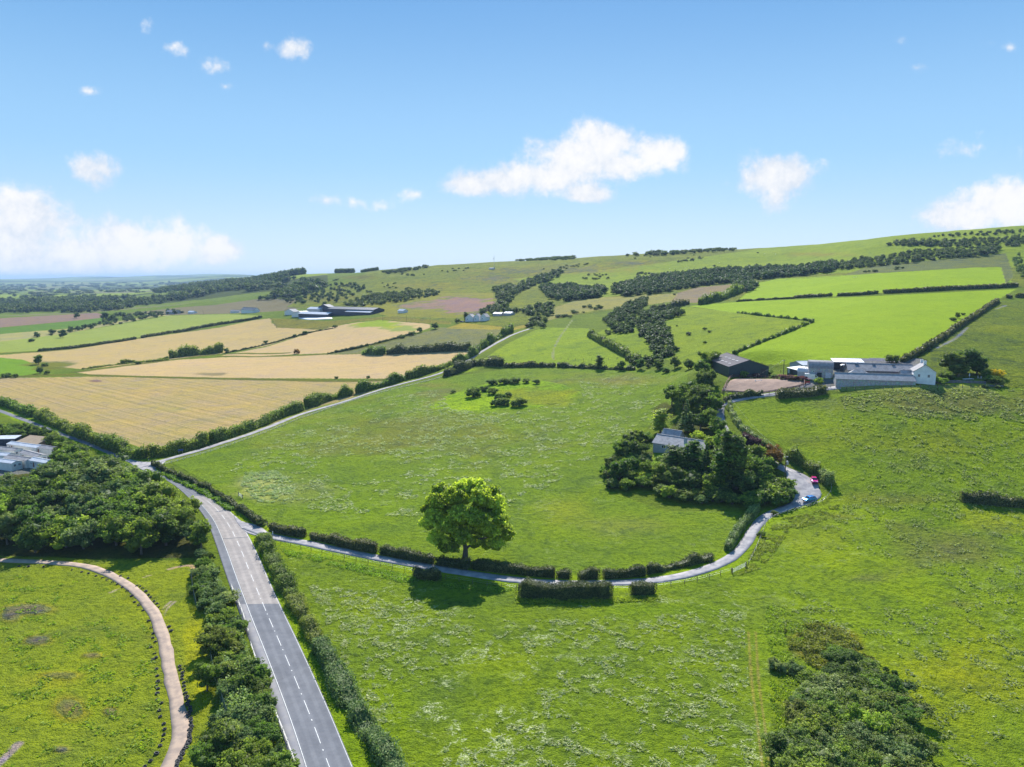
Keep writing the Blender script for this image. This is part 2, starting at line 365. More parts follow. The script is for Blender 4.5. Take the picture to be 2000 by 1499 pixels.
# ------------------------------------------------------------------ ground sheet
def build_ground():
    ta = np.concatenate([-np.geomspace(4.0, 0.82, 40), np.arange(-0.81, 0.811, 0.0021), np.geomspace(0.82, 4.0, 40)])
    lr = np.concatenate([np.geomspace(4, 80, 60), np.exp(np.arange(math.log(81), math.log(320), 0.0028)), np.exp(np.arange(math.log(320.5), math.log(2000), 0.0038)), np.exp(np.arange(math.log(2004), math.log(30000), 0.012))])
    A = np.arctan(ta); aa, rr = np.meshgrid(A, lr, indexing='ij'); x = (rr*np.sin(aa)).ravel(); y = (rr*np.cos(aa)).ravel(); z = T(x, y)
    nA, nR = len(A), len(lr); i, j = np.meshgrid(np.arange(nA-1), np.arange(nR-1), indexing='ij'); b = (i*nR+j).ravel()
    Fq = np.stack([b, b+1, b+nR+1, b+nR], 1)[:, ::-1]
    me = mesh_np('ground', np.stack([x, y, z], 1), Fq, None, True)
    u, v = proj(x, y, z); n = len(x)
    # broad mottling breaks the edges of soft blobs
    wob = (fbm(x/14, y/14, 21, 3)-0.5)
    col = np.tile(np.array([0.075, 0.135, 0.018]), (n, 1)); par = np.zeros((n, 3)); par[:, 2] = 0.5
    st = np.zeros(n)
    def inside(poly):
        p = np.array(poly, float); m = (u > p[:, 0].min()) & (u < p[:, 0].max()) & (v > p[:, 1].min()) & (v < p[:, 1].max())
        ix = np.where(m)[0]; uu, vv = u[ix], v[ix]; c = np.zeros(len(ix), bool)
        for k in range(len(p)):
            (x0, y0), (x1, y1) = p[k-1], p[k]
            if y0 == y1: continue
            c ^= ((y0 > vv) != (y1 > vv)) & (uu < (x1-x0)*(vv-y0)/(y1-y0)+x0)
        return ix[c]
    def field(poly, c, straw=0, stripe=0, mott=0.4, ang=None):
        ix = inside(poly); col[ix] = c; par[ix] = (straw, stripe, mott)
        if ang is not None:
            a, b = hits([ang[0], ang[2]], [ang[1], ang[3]])[:, :2]; d = b-a; d /= np.linalg.norm(d); st[ix] = -x[ix]*d[1]+y[ix]*d[0]
    def blob(cu_, cv_, ru, rv, c=None, amt=1.0, straw=None, mott=None, edge=0.5):
        ix = np.where((abs(u-cu_) < ru*1.3) & (abs(v-cv_) < rv*1.3))[0]
        q = 1-np.sqrt(((u[ix]-cu_)/ru)**2+((v[ix]-cv_)/rv)**2)+wob[ix]*1.1
        a = np.clip(q/edge, 0, 1)*amt; a = a*a*(3-2*a)
        if c is not None: col[ix] = col[ix]*(1-a[:, None])+np.array(c)*a[:, None]
        if straw is not None: par[ix, 0] = par[ix, 0]*(1-a)+straw*a
        if mott is not None: par[ix, 2] = par[ix, 2]*(1-a)+mott*a
    def band(path, wid, c, straw=None, mott=None, soft=0.6, off=0.0):
        p = np.asarray(path); m = (x > p[:, 0].min()-wid-4) & (x < p[:, 0].max()+wid+4) & (y > p[:, 1].min()-wid-4) & (y < p[:, 1].max()+wid+4)
        ix = np.where(m)[0]; dd = np.full(len(ix), 1e9)
        for k in range(len(p)-1):
            a, b = p[k], p[k+1]; ab = b-a; L = (ab@ab)+1e-9
            t = np.clip(((x[ix]-a[0])*ab[0]+(y[ix]-a[1])*ab[1])/L, 0, 1)
            dd = np.minimum(dd, np.hypot(x[ix]-a[0]-t*ab[0], y[ix]-a[1]-t*ab[1]))
        al = np.clip((wid/2-dd+wob[ix]*wid*0.5)/(soft*wid/2+1e-6)+0.5, 0, 1)
        k = al > 0; ix = ix[k]; al = al[k][:, None]
        if c is not None: col[ix] = col[ix]*(1-al)+np.array(c)*al
        par[ix, 1] *= (1-al[:, 0])
        if straw is not None: par[ix, 0] = par[ix, 0]*(1-al[:, 0])+straw*al[:, 0]
        if mott is not None: par[ix, 2] = par[ix, 2]*(1-al[:, 0])+mott*al[:, 0]
    WH = (0.42, 0.30, 0.125); WP = (0.47, 0.325, 0.155); YG = (0.18, 0.25, 0.035); BR = (0.135, 0.245, 0.014); MG = (0.10, 0.18, 0.018)
    OL = (0.115, 0.135, 0.035); PK = (0.235, 0.15, 0.10); DG = (0.04, 0.075, 0.018)
    # ---- the far plain and the hillside
    far = (v < 620) & (u < 640)
    q = fbm(x/800, y/700, 41, 3); qq = fbm(x/500+9, y/260, 45, 2)
    r_ = np.hypot(x, y); fp = (r_ > 1750) & (u < 640)
    col[fp] = (0.085, 0.145, 0.035)
    col[fp & (q > 0.56)] = (0.035, 0.06, 0.022); col[fp & (q < 0.40)] = (0.17, 0.17, 0.06); col[fp & (qq > 0.60)] = (0.13, 0.21, 0.04)
    field([(0,640),(0,622),(90,617),(190,611),(205,616),(200,622),(90,632)], (0.22,0.145,0.095))
    field([(-400,640),(0,622),(0,641),(-400,690)], (0.2,0.13,0.09))
    field([(-400,690),(0,641),(60,636),(200,621),(205,630),(150,640),(0,653),(-400,700)], (0.06,0.14,0.03))
    field([(-400,735),(-400,700),(0,653),(60,648),(150,641),(200,633),(340,610),(370,612),(300,620),(130,652),(60,662),(0,668)], (0.30,0.27,0.09))
    field([(-400,740),(0,668),(130,652),(330,617),(440,614),(512,617),(490,624),(300,655),(120,682),(0,690),(-400,760)], (0.235,0.27,0.05), 0, 0.5, 0.2, (0,680,300,630))
    field([(250,612),(360,600),(420,596),(500,585),(600,583),(600,600),(560,607),(480,612),(330,616)], (0.155,0.13,0.065), 0, 0.2, 0.2, (330,612,500,598))
    field([(-400,800),(-400,765),(0,694),(100,686),(300,658),(430,640),(495,626),(528,622),(532,632),(560,640),(626,645),(600,652),(520,676),(440,690),(290,708),(165,722),(60,712),(0,704)], WH, 0, 0.55, 0.25, (100,700,450,650))
    field([(-400,830),(-400,790),(0,699),(45,703),(72,714),(76,728),(40,735),(0,738)], (0.085,0.19,0.02), 0,0,0.3)
    field([(150,728),(200,720),(350,703),(480,696),(700,692),(918,686),(895,702),(850,716),(770,740),(450,739),(300,735),(180,732)], WP, 0, 0.5, 0.2, (200,725,800,700))
    field([(-400,900),(0,739),(180,736),(300,738),(450,742),(770,744),(700,775),(640,792),(520,835),(400,868),(290,880),(150,832),(0,783),(-300,700)], WH, 0, 1.0, 0.35, (50,765,350,850))
    field([(432,695),(520,678),(600,653),(650,638),(700,630),(745,626),(838,633),(842,640),(800,655),(690,681),(640,690),(500,696)], WP, 0, 0.55, 0.2, (480,690,720,640))
    blob(730, 633, 60, 9, (0.14,0.24,0.03), 0.9); blob(785, 642, 40, 8, (0.17,0.25,0.03), 0.7)
    field([(640,692),(700,682),(800,658),(860,640),(1000,645),(960,664),(918,686),(780,690)], (0.175,0.175,0.055), 0.2, 0, 0.6)
    field([(870,642),(900,632),(1010,621),(1042,624),(1030,640),(1005,645)], (0.30,0.24,0.025), 0, 0.3, 0.5, (880,636,1000,630))
    # hill pastures
    field([(540,640),(530,622),(640,628),(760,618),(880,624),(880,634),(840,632),(745,625),(690,629),(626,644)], (0.13,0.15,0.035), 0,0,0.8)
    hill = [(560,600),(600,575),(700,545),(720,528),(860,518),(975,511),(1190,500),(1262,496),(1500,484),(1775,456),(2100,420),(2600,400),(2600,640),(1985,560),(1440,588),(1310,590),(1065,625),(1000,640),(640,606)]
    field(hill, (0.120,0.175,0.028), 0.12, 0, 1.0)
    field([(1000,545),(1250,520),(1500,484),(1775,456),(2100,420),(2100,520),(1700,530),(1450,545),(1150,585)], (0.13,0.215,0.02), 0.1, 0, 0.6)
    blob(1120, 528, 170, 14, (0.17,0.16,0.045), 0.8, edge=1); blob(960, 545, 90, 14, (0.19,0.155,0.06), 0.7, edge=1); blob(1000, 530, 120, 9, (0.16,0.15,0.05), .7, edge=1)
    blob(1230, 515, 90, 7, (0.17,0.15,0.05), .7, edge=1); blob(1080, 560, 60, 8, (0.12,0.12,0.04), .7, edge=1); blob(1600, 497, 120, 8, (0.15,0.16,0.04), .7, edge=1); blob(700, 542, 60, 6, (0.09,0.10,0.03), .8, edge=1); blob(760, 590, 60, 8, (0.14,0.13,0.04), .6, edge=1); blob(640, 585, 120, 14, (0.12,0.135,0.035), .8, edge=1); blob(840, 560, 120, 16, (0.15,0.165,0.03), .8, edge=1)
    field([(700,600),(800,572),(965,572),(965,592),(935,608),(895,622),(760,618)], (0.13,0.16,0.03), 0.1, 0, 0.5)
    blob(905, 596, 66, 20, (0.255,0.15,0.11), 1, edge=.35); blob(830, 598, 56, 10, (0.24,0.15,0.10), .8)
    field([(1065,628),(1085,600),(1140,583),(1200,580),(1330,573),(1310,590),(1225,601),(1170,606),(1120,614)], (0.24,0.22,0.05), 0.1, 0, 0.5)
    field([(1310,590),(1325,572),(1360,562),(1440,555),(1455,562),(1430,577),(1395,588),(1360,592)], (0.21,0.16,0.08), 0,0,0.4)
    field([(940,705),(985,675),(1035,650),(1060,640),(1150,642),(1158,655),(1210,690),(1240,706),(1245,722),(1100,717),(935,709)], (0.135,0.235,0.024), 0.1, 0, 0.6)
    field([(1165,650),(1230,625),(1345,598),(1310,640),(1295,700),(1250,715),(1215,690)], (0.12,0.21,0.02), 0.2,0,0.6)
    field([(1300,702),(1280,660),(1310,630),(1345,600),(1440,612),(1590,630),(1500,662),(1432,692),(1400,706),(1340,722)], (0.13,0.215,0.02), 0.1, 0, 0.6)
    field([(1345,598),(1440,590),(1635,582),(1985,565),(1962,578),(1920,602),(1850,650),(1790,697),(1700,706),(1500,712),(1432,694),(1510,662),(1590,628),(1500,618),(1440,612)], BR, 0,0,0.25)
    field([(1440,588),(1478,553),(1520,545),(1700,535),(1955,520),(1965,540),(1985,560),(1700,573),(1625,580)], BR, 0,0,0.25)
    field([(1500,549),(1640,540),(1700,520),(1965,495),(1980,540),(1965,555),(1955,522),(1900,523),(1730,533)], (0.135,0.155,0.04), 0.1,0,0.6)
    field([(1780,708),(1850,660),(1950,590),(2600,560),(2600,780),(1960,757),(1960,745),(1830,745)], (0.10,0.165,0.025), 0.15,0,1.0)
    # central field, dull green with cut straw
    field([(335,905),(500,850),(640,800),(760,762),(870,738),(1000,720),(1180,722),(1345,727),(1340,765),(1260,840),(1180,905),(1190,960),(1300,1000),(1450,1000),(1400,1090),(1280,1112),(1120,1122),(1000,1105),(880,1098),(700,1072),(530,1027),(500,1020),(420,950)], (0.098,0.185,0.020), 0.25, 0, 0.65)
    blob(770, 850, 420, 75, (0.108,0.150,0.046), 0.85, straw=0.95, edge=0.9); blob(560, 960, 120, 45, (0.13,0.19,0.09), .7, straw=0.9)
    blob(520, 955, 60, 30, (0.22,0.29,0.18), .7, straw=1.0); blob(1180, 742, 190, 16, (0.125,0.15,0.075), .8, straw=0.6, edge=1); blob(860, 770, 60, 30, (0.12,0.15,0.06), .7)
    blob(1240, 1030, 190, 30, (0.14,0.185,0.06), .6, straw=.5, edge=1); blob(1100, 1000, 80, 50, (0.16,0.22,0.03), .5, edge=1); blob(1300,1040,170,60,(0.13,0.215,0.022),.5,edge=1)
    field([(862,776),(900,768),(925,757),(960,748),(1060,744),(1100,752),(1135,768),(1110,784),(1050,796),(1000,801),(935,789),(890,782)], (0.135,0.28,0.014), 0, 0, 0.9)
    blob(960, 783, 120, 26, (0.16,0.31,0.012), 1, straw=0.0, mott=.9, edge=.3); blob(1060, 775, 90, 28, (0.17,0.24,0.02), 0.8, straw=0.1)
    blob(890, 722, 40, 12, (0.15,0.26,0.015), .9); blob(700, 1000, 260, 60, (0.10,0.20,0.012), .6, edge=1)
    # big field on the right
    field([(1500,1010),(1620,985),(1620,930),(1540,880),(1440,820),(1420,792),(1500,780),(1620,772),(1960,758),(2600,770),(2600,2200),(800,2200),(640,1380),(530,1060),(640,1085),(800,1120),(1000,1150),(1300,1150),(1440,1120),(1480,1060)], (0.112,0.205,0.016), 0.2, 0, 0.7)
    blob(1850, 782, 240, 30, (0.10,0.135,0.055), .9, straw=.3, edge=.5); blob(1650, 790, 90, 20, (0.09,0.15,0.045), .7)
    blob(1800, 860, 300, 50, (0.14,0.215,0.018), .8, edge=1); blob(1900, 1350, 260, 200, (0.145,0.205,0.013), .8, edge=1.2); blob(1960, 1010, 130, 40, (0.155,0.24,0.014), .9)
    blob(1750, 975, 170, 22, (0.11,0.155,0.045), .7, edge=1); blob(1850, 1070, 190, 55, (0.095,0.130,0.06), .9, edge=.8); blob(1690, 1130, 70, 16, (0.09,0.13,0.06), .8, edge=1); blob(1870, 1180, 60, 12, (0.09,0.13,0.06), .8, edge=1); blob(1640, 1010, 60, 12, (0.10,0.14,0.06), .8, edge=1); blob(1560, 860, 60, 18, (0.085,0.14,0.04), .7, edge=1); blob(1780, 910, 80, 12, (0.095,0.15,0.04), .7, edge=1); blob(1600, 1050, 90, 40, (0.115,0.19,0.03), .6)
    field([(545,1075),(640,1088),(800,1122),(1000,1155),(1290,1160),(1420,1135),(1470,1200),(1490,1499),(1500,1900),(800,2100),(690,1380),(600,1200)], (0.100,0.182,0.020), 0.75, 0, 0.7)
    blob(1250, 1190, 250, 26, (0.10,0.20,0.012), .8, straw=.1, edge=1); blob(1050, 1400, 330, 170, None, 1, straw=1.0, edge=.6); blob(800, 1200, 140, 60, None, 1, straw=1.0)
    blob(760, 1400, 80, 90, (0.115,0.21,0.01), .8, straw=.2); blob(640, 1120, 60, 25, None, 1, straw=1.0)
    blob(1530, 1430, 45, 130, (0.12,0.21,0.016), .9, mott=1.0); blob(1500, 1190, 60, 40, (0.10,0.18,0.03), .8); blob(1590, 1260, 90, 45, (0.12,0.13,0.025), .9, mott=1.0)
    # rough field bottom left
    field([(-400,1085),(0,1085),(180,1095),(400,1095),(420,1200),(430,1350),(480,1900),(-400,1900)], (0.125,0.195,0.024), 0.05, 0, 0.62)
    for b in [(60,1190,60,14),(70,1250,40,14),(140,1385,48,34),(180,1280,30,8),(120,1465,26,12),(215,1390,22,14),(110,1320,50,10),(20,1200,30,20)]: blob(*b, (0.21,0.165,0.075), .8, mott=1, edge=.9)
    blob(70, 1330, 110, 24, (0.175,0.225,0.03), .7, edge=1); blob(380, 1290, 40, 130, (0.20,0.26,0.012), .9, edge=.6)
    blob(280, 1160, 80, 90, (0.145,0.215,0.02), .6, edge=1)
    band(smooth_path([(-40,1530),(10,1480),(34,1455)]), 1.6, (0.34,0.26,0.2)); band(smooth_path([(215,1158),(240,1147),(262,1140)]), 0.8, (0.42,0.35,0.2))
    for o in (0, 8): band(smooth_path([(312+o,1205),(318+o,1190),(334+o,1175)]), 0.5, (0.45,0.34,0.2))
    band(smooth_path([(330,1112),(352,1107),(375,1105),(380,1118),(377,1130)]), 1.2, (0.38,0.27,0.19)); band(smooth_path([(280,1128),(297,1123)]), 0.6, (0.36,0.30,0.16))
    # wood floor
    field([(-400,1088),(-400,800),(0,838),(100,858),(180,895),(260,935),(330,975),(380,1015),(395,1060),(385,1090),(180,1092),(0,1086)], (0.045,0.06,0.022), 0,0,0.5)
    field([(-400,960),(-400,880),(0,862),(118,880),(118,918),(60,925)], (0.14,0.14,0.13), 0,0,0.3)
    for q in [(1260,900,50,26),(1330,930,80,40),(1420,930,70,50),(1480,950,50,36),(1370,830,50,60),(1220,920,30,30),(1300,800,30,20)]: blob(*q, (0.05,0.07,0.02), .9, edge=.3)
    field([(1272,900),(1275,882),(1310,884),(1320,905),(1290,906)], (0.12,0.20,0.02), 0,0,0.2)
    # verges
    G = (0.125,0.23,0.010)
    band(LANE[:int(len(LANE)*.62)], 8.5, G, straw=0, mott=.5); band(UPLANE, 8, (0.10,0.16,0.025), straw=.1); band(MR, 8, G, straw=0); band(TRACK, 5.5, (0.13,0.19,0.022), straw=0)
    band(smooth_path([(185,868),(270,893),(300,905)]), 10, G, straw=0)
    # field margins
    for q in ([(0,690),(120,684),(300,656),(490,624)], [(150,727),(300,708),(440,692),(560,690)], [(0,737),(180,733),(450,740),(770,742)], [(430,696),(640,691),(800,656)]):
        band(smooth_path(q, 12), 9, (0.075,0.10,0.025), straw=0)
    blob(95, 714, 60, 12, (0.09,0.12,0.03), .9); blob(185, 745, 22, 4, (0.22,0.13,0.10), .9); blob(410, 731, 36, 4, (0.2,0.16,0.08), .8); blob(350, 800, 60, 10, (0.27,0.27,0.07), .6, edge=1)
    # farm yard and garden
    field([(1530,768),(1560,756),(1585,742),(1632,740),(1632,760),(1590,768)], (0.17,0.165,0.16)); field([(1626,738),(1626,700),(1800,700),(1800,742)], (0.17,0.165,0.155))
    field([(1828,758),(1835,745),(1945,742),(1950,758)], (0.16,0.23,0.02), 0,0,.2); field([(1630,765),(1635,755),(1820,752),(1950,756),(1955,760),(1800,762)], (0.21,0.24,0.04))
    field([(1408,770),(1470,762),(1520,765),(1420,785)], G); 
    # wheel tracks
    for o in (0, 14): band(smooth_path([(1462+o,1235),(1468+o,1330),(1480+o,1420),(1492+o,1520)], 3), 0.45, (0.17,0.20,0.07), soft=.8)
    band(smooth_path([(1830,680),(1865,662),(1890,640)], 5), 1.6, (0.28,0.28,0.2)); band(smooth_path([(1945,604),(1965,597)], 5), 1.5, (0.28,0.28,0.2))
    band(smooth_path([(1082,703),(1080,690),(1090,665),(1118,625)], 6), 1.6, (0.24,0.27,0.10), soft=.3)
    green = (col[:, 1] > col[:, 0]*1.15)[:, None]; col = np.where(green, col*np.array([1.52, 1.20, 0.52]), col)
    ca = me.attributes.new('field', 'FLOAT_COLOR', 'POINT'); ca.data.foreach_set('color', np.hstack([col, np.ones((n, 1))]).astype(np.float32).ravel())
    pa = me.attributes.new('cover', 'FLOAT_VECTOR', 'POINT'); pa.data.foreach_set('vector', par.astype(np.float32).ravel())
    sa = me.attributes.new('furrow', 'FLOAT', 'POINT'); sa.data.foreach_set('value', st.astype(np.float32))
    # material
    m, t, out = mat_new('field_ground'); pos = t.n.new('ShaderNodeTexCoord').outputs['Object']
    ac = t.n.new('ShaderNodeAttribute'); ac.attribute_name = 'field'; ap = t.n.new('ShaderNodeAttribute'); ap.attribute_name = 'cover'; af = t.n.new('ShaderNodeAttribute'); af.attribute_name = 'furrow'
    sv = t.n.new('ShaderNodeSeparateXYZ'); t.l.new(ap.outputs['Vector'], sv.inputs[0]); straw, stripe, mott = sv.outputs
    n1 = t.noise(pos, 0.018, 5, 0.6); n2 = t.noise(pos, 0.11, 6, 0.65, 0.6); n3 = t.noise(pos, 0.75, 5, 0.7); n4 = t.noise(pos, 3.2, 3, 0.6)
    c = ac.outputs['Color']
    c = t.mix(t.math('MULTIPLY', t.ss(n1, 0.42, 0.66), t.math('MULTIPLY', mott, 0.6)), c, t.mix(1.0, c, (1.38, 1.22, 0.85), 'MULTIPLY'))
    c = t.mix(t.math('MULTIPLY', t.ss(n2, 0.50, 0.66), t.math('MULTIPLY', mott, 1.1)), c, t.mix(1.0, c, (0.60, 0.66, 1.35), 'MULTIPLY'))
    c = t.mix(t.math('MULTIPLY', t.ss(n3, 0.46, 0.62), t.math('MULTIPLY', mott, 1.1)), c, t.mix(1.0, c, (0.50, 0.56, 0.70), 'MULTIPLY'))
    n5 = t.noise(pos, 0.32, 5, 0.7); n6 = t.noise(pos, 0.045, 7, 0.68, 0.8)
    c = t.mix(t.math('MULTIPLY', t.ss(n6, 0.49, 0.60), t.math('MULTIPLY', mott, 0.62)), c, t.mix(1.0, c, (0.72, 0.78, 1.8), 'MULTIPLY'))
    c = t.mix(t.math('MULTIPLY', t.ss(n6, 0.47, 0.36), t.math('MULTIPLY', mott, 0.7)), c, t.mix(1.0, c, (1.30, 1.20, 0.55), 'MULTIPLY'))
    c = t.mix(t.math('MULTIPLY', t.ss(n5, 0.56, 0.66), t.math('MULTIPLY', mott, 0.8)), c, t.mix(1.0, c, (0.62, 0.60, 1.2), 'MULTIPLY'))
    c = t.mix(t.math('MULTIPLY', t.ss(n4, 0.42, 0.62), t.math('MULTIPLY_ADD', mott, 0.5, 0.12)), c, t.mix(1.0, c, (0.55, 0.60, 0.6), 'MULTIPLY'))
    # pale tufts of laid grass, gathered in drifts
    w1 = t.noise(pos, 0.20, 6, 0.75, 0.8); w2 = t.noise(pos, 0.035, 4, 0.6); w3 = t.noise(pos, 1.5, 4, 0.75, 1.2)
    clump = t.ss(w1, 0.54, 0.60); fibre = t.ss(w3, 0.46, 0.58); patch = t.ss(w2, 0.40, 0.58)
    wf = t.math('MULTIPLY', t.math('MULTIPLY', t.math('MULTIPLY', clump, fibre), patch), t.math('MULTIPLY', straw, 1.1), clamp=True)
    c = t.mix(wf, c, (0.42, 0.46, 0.24))
    # drilled rows
    sc = t.n.new('ShaderNodeCombineXYZ'); t.l.new(af.outputs['Fac'], sc.inputs[0])
    s1 = t.noise(sc.outputs[0], 0.30, 5, 0.75); s2 = t.noise(pos, 0.025, 5, 0.65)
    c = t.mix(t.math('MULTIPLY', t.ss(s1, 0.36, 0.64), t.math('MULTIPLY', stripe, 0.85)), c, t.mix(1.0, c, (0.70, 0.74, 0.60), 'MULTIPLY'))
    c = t.mix(t.math('MULTIPLY', t.ss(s2, 0.40, 0.66), t.math('MULTIPLY', stripe, 0.35)), c, t.mix(1.0, c, (0.80, 0.95, 0.75), 'MULTIPLY'))
    tram = t.ss(t.math('SINE', t.math('MULTIPLY', af.outputs['Fac'], 0.42)), 0.955, 0.995)
    c = t.mix(t.math('MULTIPLY', tram, t.math('MULTIPLY', stripe, 0.45)), c, t.mix(1.0, c, (0.62, 0.66, 0.55), 'MULTIPLY'))
    b = t.n.new('ShaderNodeBsdfPrincipled'); t.l.new(c, b.inputs['Base Color']); b.inputs['Roughness'].default_value = 0.9; b.inputs['Specular IOR Level'].default_value = 0.03
    bp = t.n.new('ShaderNodeBump'); bp.inputs['Strength'].default_value = 1.0; bp.inputs['Distance'].default_value = 1.3
    hgt = t.math('MULTIPLY', t.math('ADD', t.math('ADD', t.math('MULTIPLY', n3, 0.7), t.math('MULTIPLY', n4, 0.3)), t.math('MULTIPLY', n2, 1.2)), t.math('ADD', mott, 0.35))
    t.l.new(hgt, bp.inputs['Height']); t.l.new(bp.outputs[0], b.inputs['Normal'])
    t.l.new(b.outputs[0], out.inputs[0])
    me.materials.append(m); tag(link('ground', me), kind='structure')
build_ground()

# ------------------------------------------------------------------ roads
def sheet(name, A, B, mat, lift, thick=0.0, cross=5, f0=0.0, f1=1.0):
    A = np.asarray(A); B = np.asarray(B); n = len(A); V = []; 
    for j in range(cross):
        t = j/(cross-1); p = A*(1-t)+B*t; V.append(np.column_stack([p, T(p[:, 0], p[:, 1])+lift]))
    V = np.stack(V, 1).reshape(-1, 3); i, j = np.meshgrid(np.arange(n-1), np.arange(cross-1), indexing='ij'); b = (i*cross+j).ravel()
    Fq = np.stack([b, b+1, b+cross+1, b+cross], 1)
    # skirt so the sheet is a slab that meets the ground
    L = list(range(0, n*cross, cross)); R = list(range(cross-1, n*cross, cross)); nb = len(V); low = V[L+R].copy(); low[:, 2] -= lift+0.2; V = np.vstack([V, low])
    Fs = [(L[k], L[k+1], nb+k+1, nb+k) for k in range(n-1)]+[(R[k+1], R[k], nb+n+k, nb+n+k+1) for k in range(n-1)]
    me = mesh_np(name, V, np.vstack([Fq, Fs]), mat, True)
    at = me.attributes.new('across', 'FLOAT', 'POINT'); tt = np.tile(np.linspace(f0, f1, cross), n); at.data.foreach_set('value', np.concatenate([tt, np.zeros(2*n)]).astype(np.float32))
    if me.polygons[0].normal.z < 0: me.flip_normals()
    return me
def offset(path, w):
    p = np.asarray(path); d = np.gradient(p, axis=0); d /= np.linalg.norm(d, axis=1)[:, None]; nrm = np.stack([-d[:, 1], d[:, 0]], 1)
    return p+nrm*w
def ribbon(name, path, wid, mat, lift, wob=0.0):
    n = len(path); j = (RNG.random(n)-0.5)*wob; k = (RNG.random(n)-0.5)*wob
    return sheet(name, offset(path, 1)*0+offset(path, 0)+(offset(path, 1)-path)*(wid/2+j)[:, None], path-(offset(path, 1)-path)*(wid/2+k)[:, None], mat, lift, cross=4)
ASPH = simple('asphalt', (0.145, 0.150, 0.168), 0.9, scale=0.35, bump=0.05, col2=(0.118, 0.123, 0.140), spec=0.2)
ASPH_OLD = simple('worn_asphalt', (0.21, 0.205, 0.21), 0.85, spec=0.2, scale=0.5, bump=0.1, col2=(0.17, 0.17, 0.19))
ASPH_PALE = simple('pale_surfacing', (0.29, 0.262, 0.245), 0.85, scale=0.6, col2=(0.255, 0.228, 0.215), spec=0.1, bump=0.05)
LANEM = simple('lane_tarmac', (0.33, 0.312, 0.315), 0.85, spec=0.2, scale=0.4, col2=(0.20, 0.195, 0.215), bump=0.1)
TRKM = simple('track_dirt', (0.37, 0.275, 0.205), 0.95, scale=0.5, col2=(0.25, 0.19, 0.155), bump=0.2)
PAINT = simple('road_paint', (0.66, 0.66, 0.64), 0.7, scale=3, col2=(0.42, 0.42, 0.42))
SEAL = simple('tar_joint', (0.09, 0.09, 0.10), 0.8)
def wheel_wear(m):
    n = NT(m.node_tree); b = next(x for x in n.n if x.type == 'BSDF_PRINCIPLED'); base = b.inputs['Base Color'].links[0].from_socket; a = n.n.new('ShaderNodeAttribute'); a.attribute_name = 'across'
    g = n.n.new('ShaderNodeTexCoord').outputs['Object']; nz = n.noise(g, .12, 4, .7); nf = n.noise(g, 1.8, 5, .75)
    wv = n.math('SINE', n.math('MULTIPLY_ADD', a.outputs['Fac'], 33.5, -6.4))
    c = n.mix(n.ss(wv, -.4, .9, 0, .55), base, n.mix(1.0, base, (1.28, 1.27, 1.24), 'MULTIPLY')); c = n.mix(n.ss(nz, .45, .62, 0, .5), c, n.mix(1.0, c, (.80, .81, .83), 'MULTIPLY')); c = n.mix(n.ss(nf, .45, .7, 0, .5), c, n.mix(1.0, c, (.78, .78, .78), 'MULTIPLY'))
    n.l.new(c, b.inputs['Base Color'])
wheel_wear(ASPH); wheel_wear(ASPH_PALE)
link('road', sheet('road', ML, MR, ASPH, 0.06, cross=33)).select_set(False); bpy.data.objects['road']['kind'] = 'structure'
def along(A, B, t0, t1, f0, f1, name, mat, lift, n=60):
    i = np.linspace(t0, t1, n)*(len(A)-1); q = lambda M: np.stack([np.interp(i, np.arange(len(M)), M[:, 0]), np.interp(i, np.arange(len(M)), M[:, 1])], 1)
    a, b = q(A), q(B); o = link(name, sheet(name, a*(1-f0)+b*f0, a*(1-f1)+b*f1, mat, lift, cross=25 if f1-f0 > .5 else 3, f0=f0, f1=f1)); o['kind'] = 'structure'; return o
def road_t(v):       # parameter of the strip whose right edge lies at photo row v
    uu, vv = proj(MR[:, 0], MR[:, 1], T(MR[:, 0], MR[:, 1])); return float(np.interp(-v, -vv, np.arange(len(vv))))/(len(vv)-1)
tp0, tp1 = road_t(1180), road_t(968)
along(ML, MR, tp0, tp1, 0.24, 0.985, 'pale_road_surface', ASPH_PALE, 0.066)
along(ML, MR, 0.0, tp1, 0.228, 0.242, 'edge_line', PAINT, 0.072, 120)
along(ML, MR, 0.0, tp1, 0.972, 0.982, 'edge_line', PAINT, 0.072, 120)
Lm = np.linalg.norm(np.diff(ML, axis=0), axis=1).sum()
t = 0.004
while t < tp1*0.93:
    along(ML, MR, t, t+4.6/Lm, 0.601, 0.616, 'centre_line', PAINT, 0.072, 8)
    if t < tp0: along(ML, MR, t+6.6/Lm, t+7.0/Lm, 0.598, 0.618, 'road_stud', PAINT, 0.076, 3)
    t += 8.6/Lm
along(ML, MR, road_t(1050), road_t(1050)+0.5/Lm, 0.25, 0.98, 'tar_joint', SEAL, 0.072, 3)
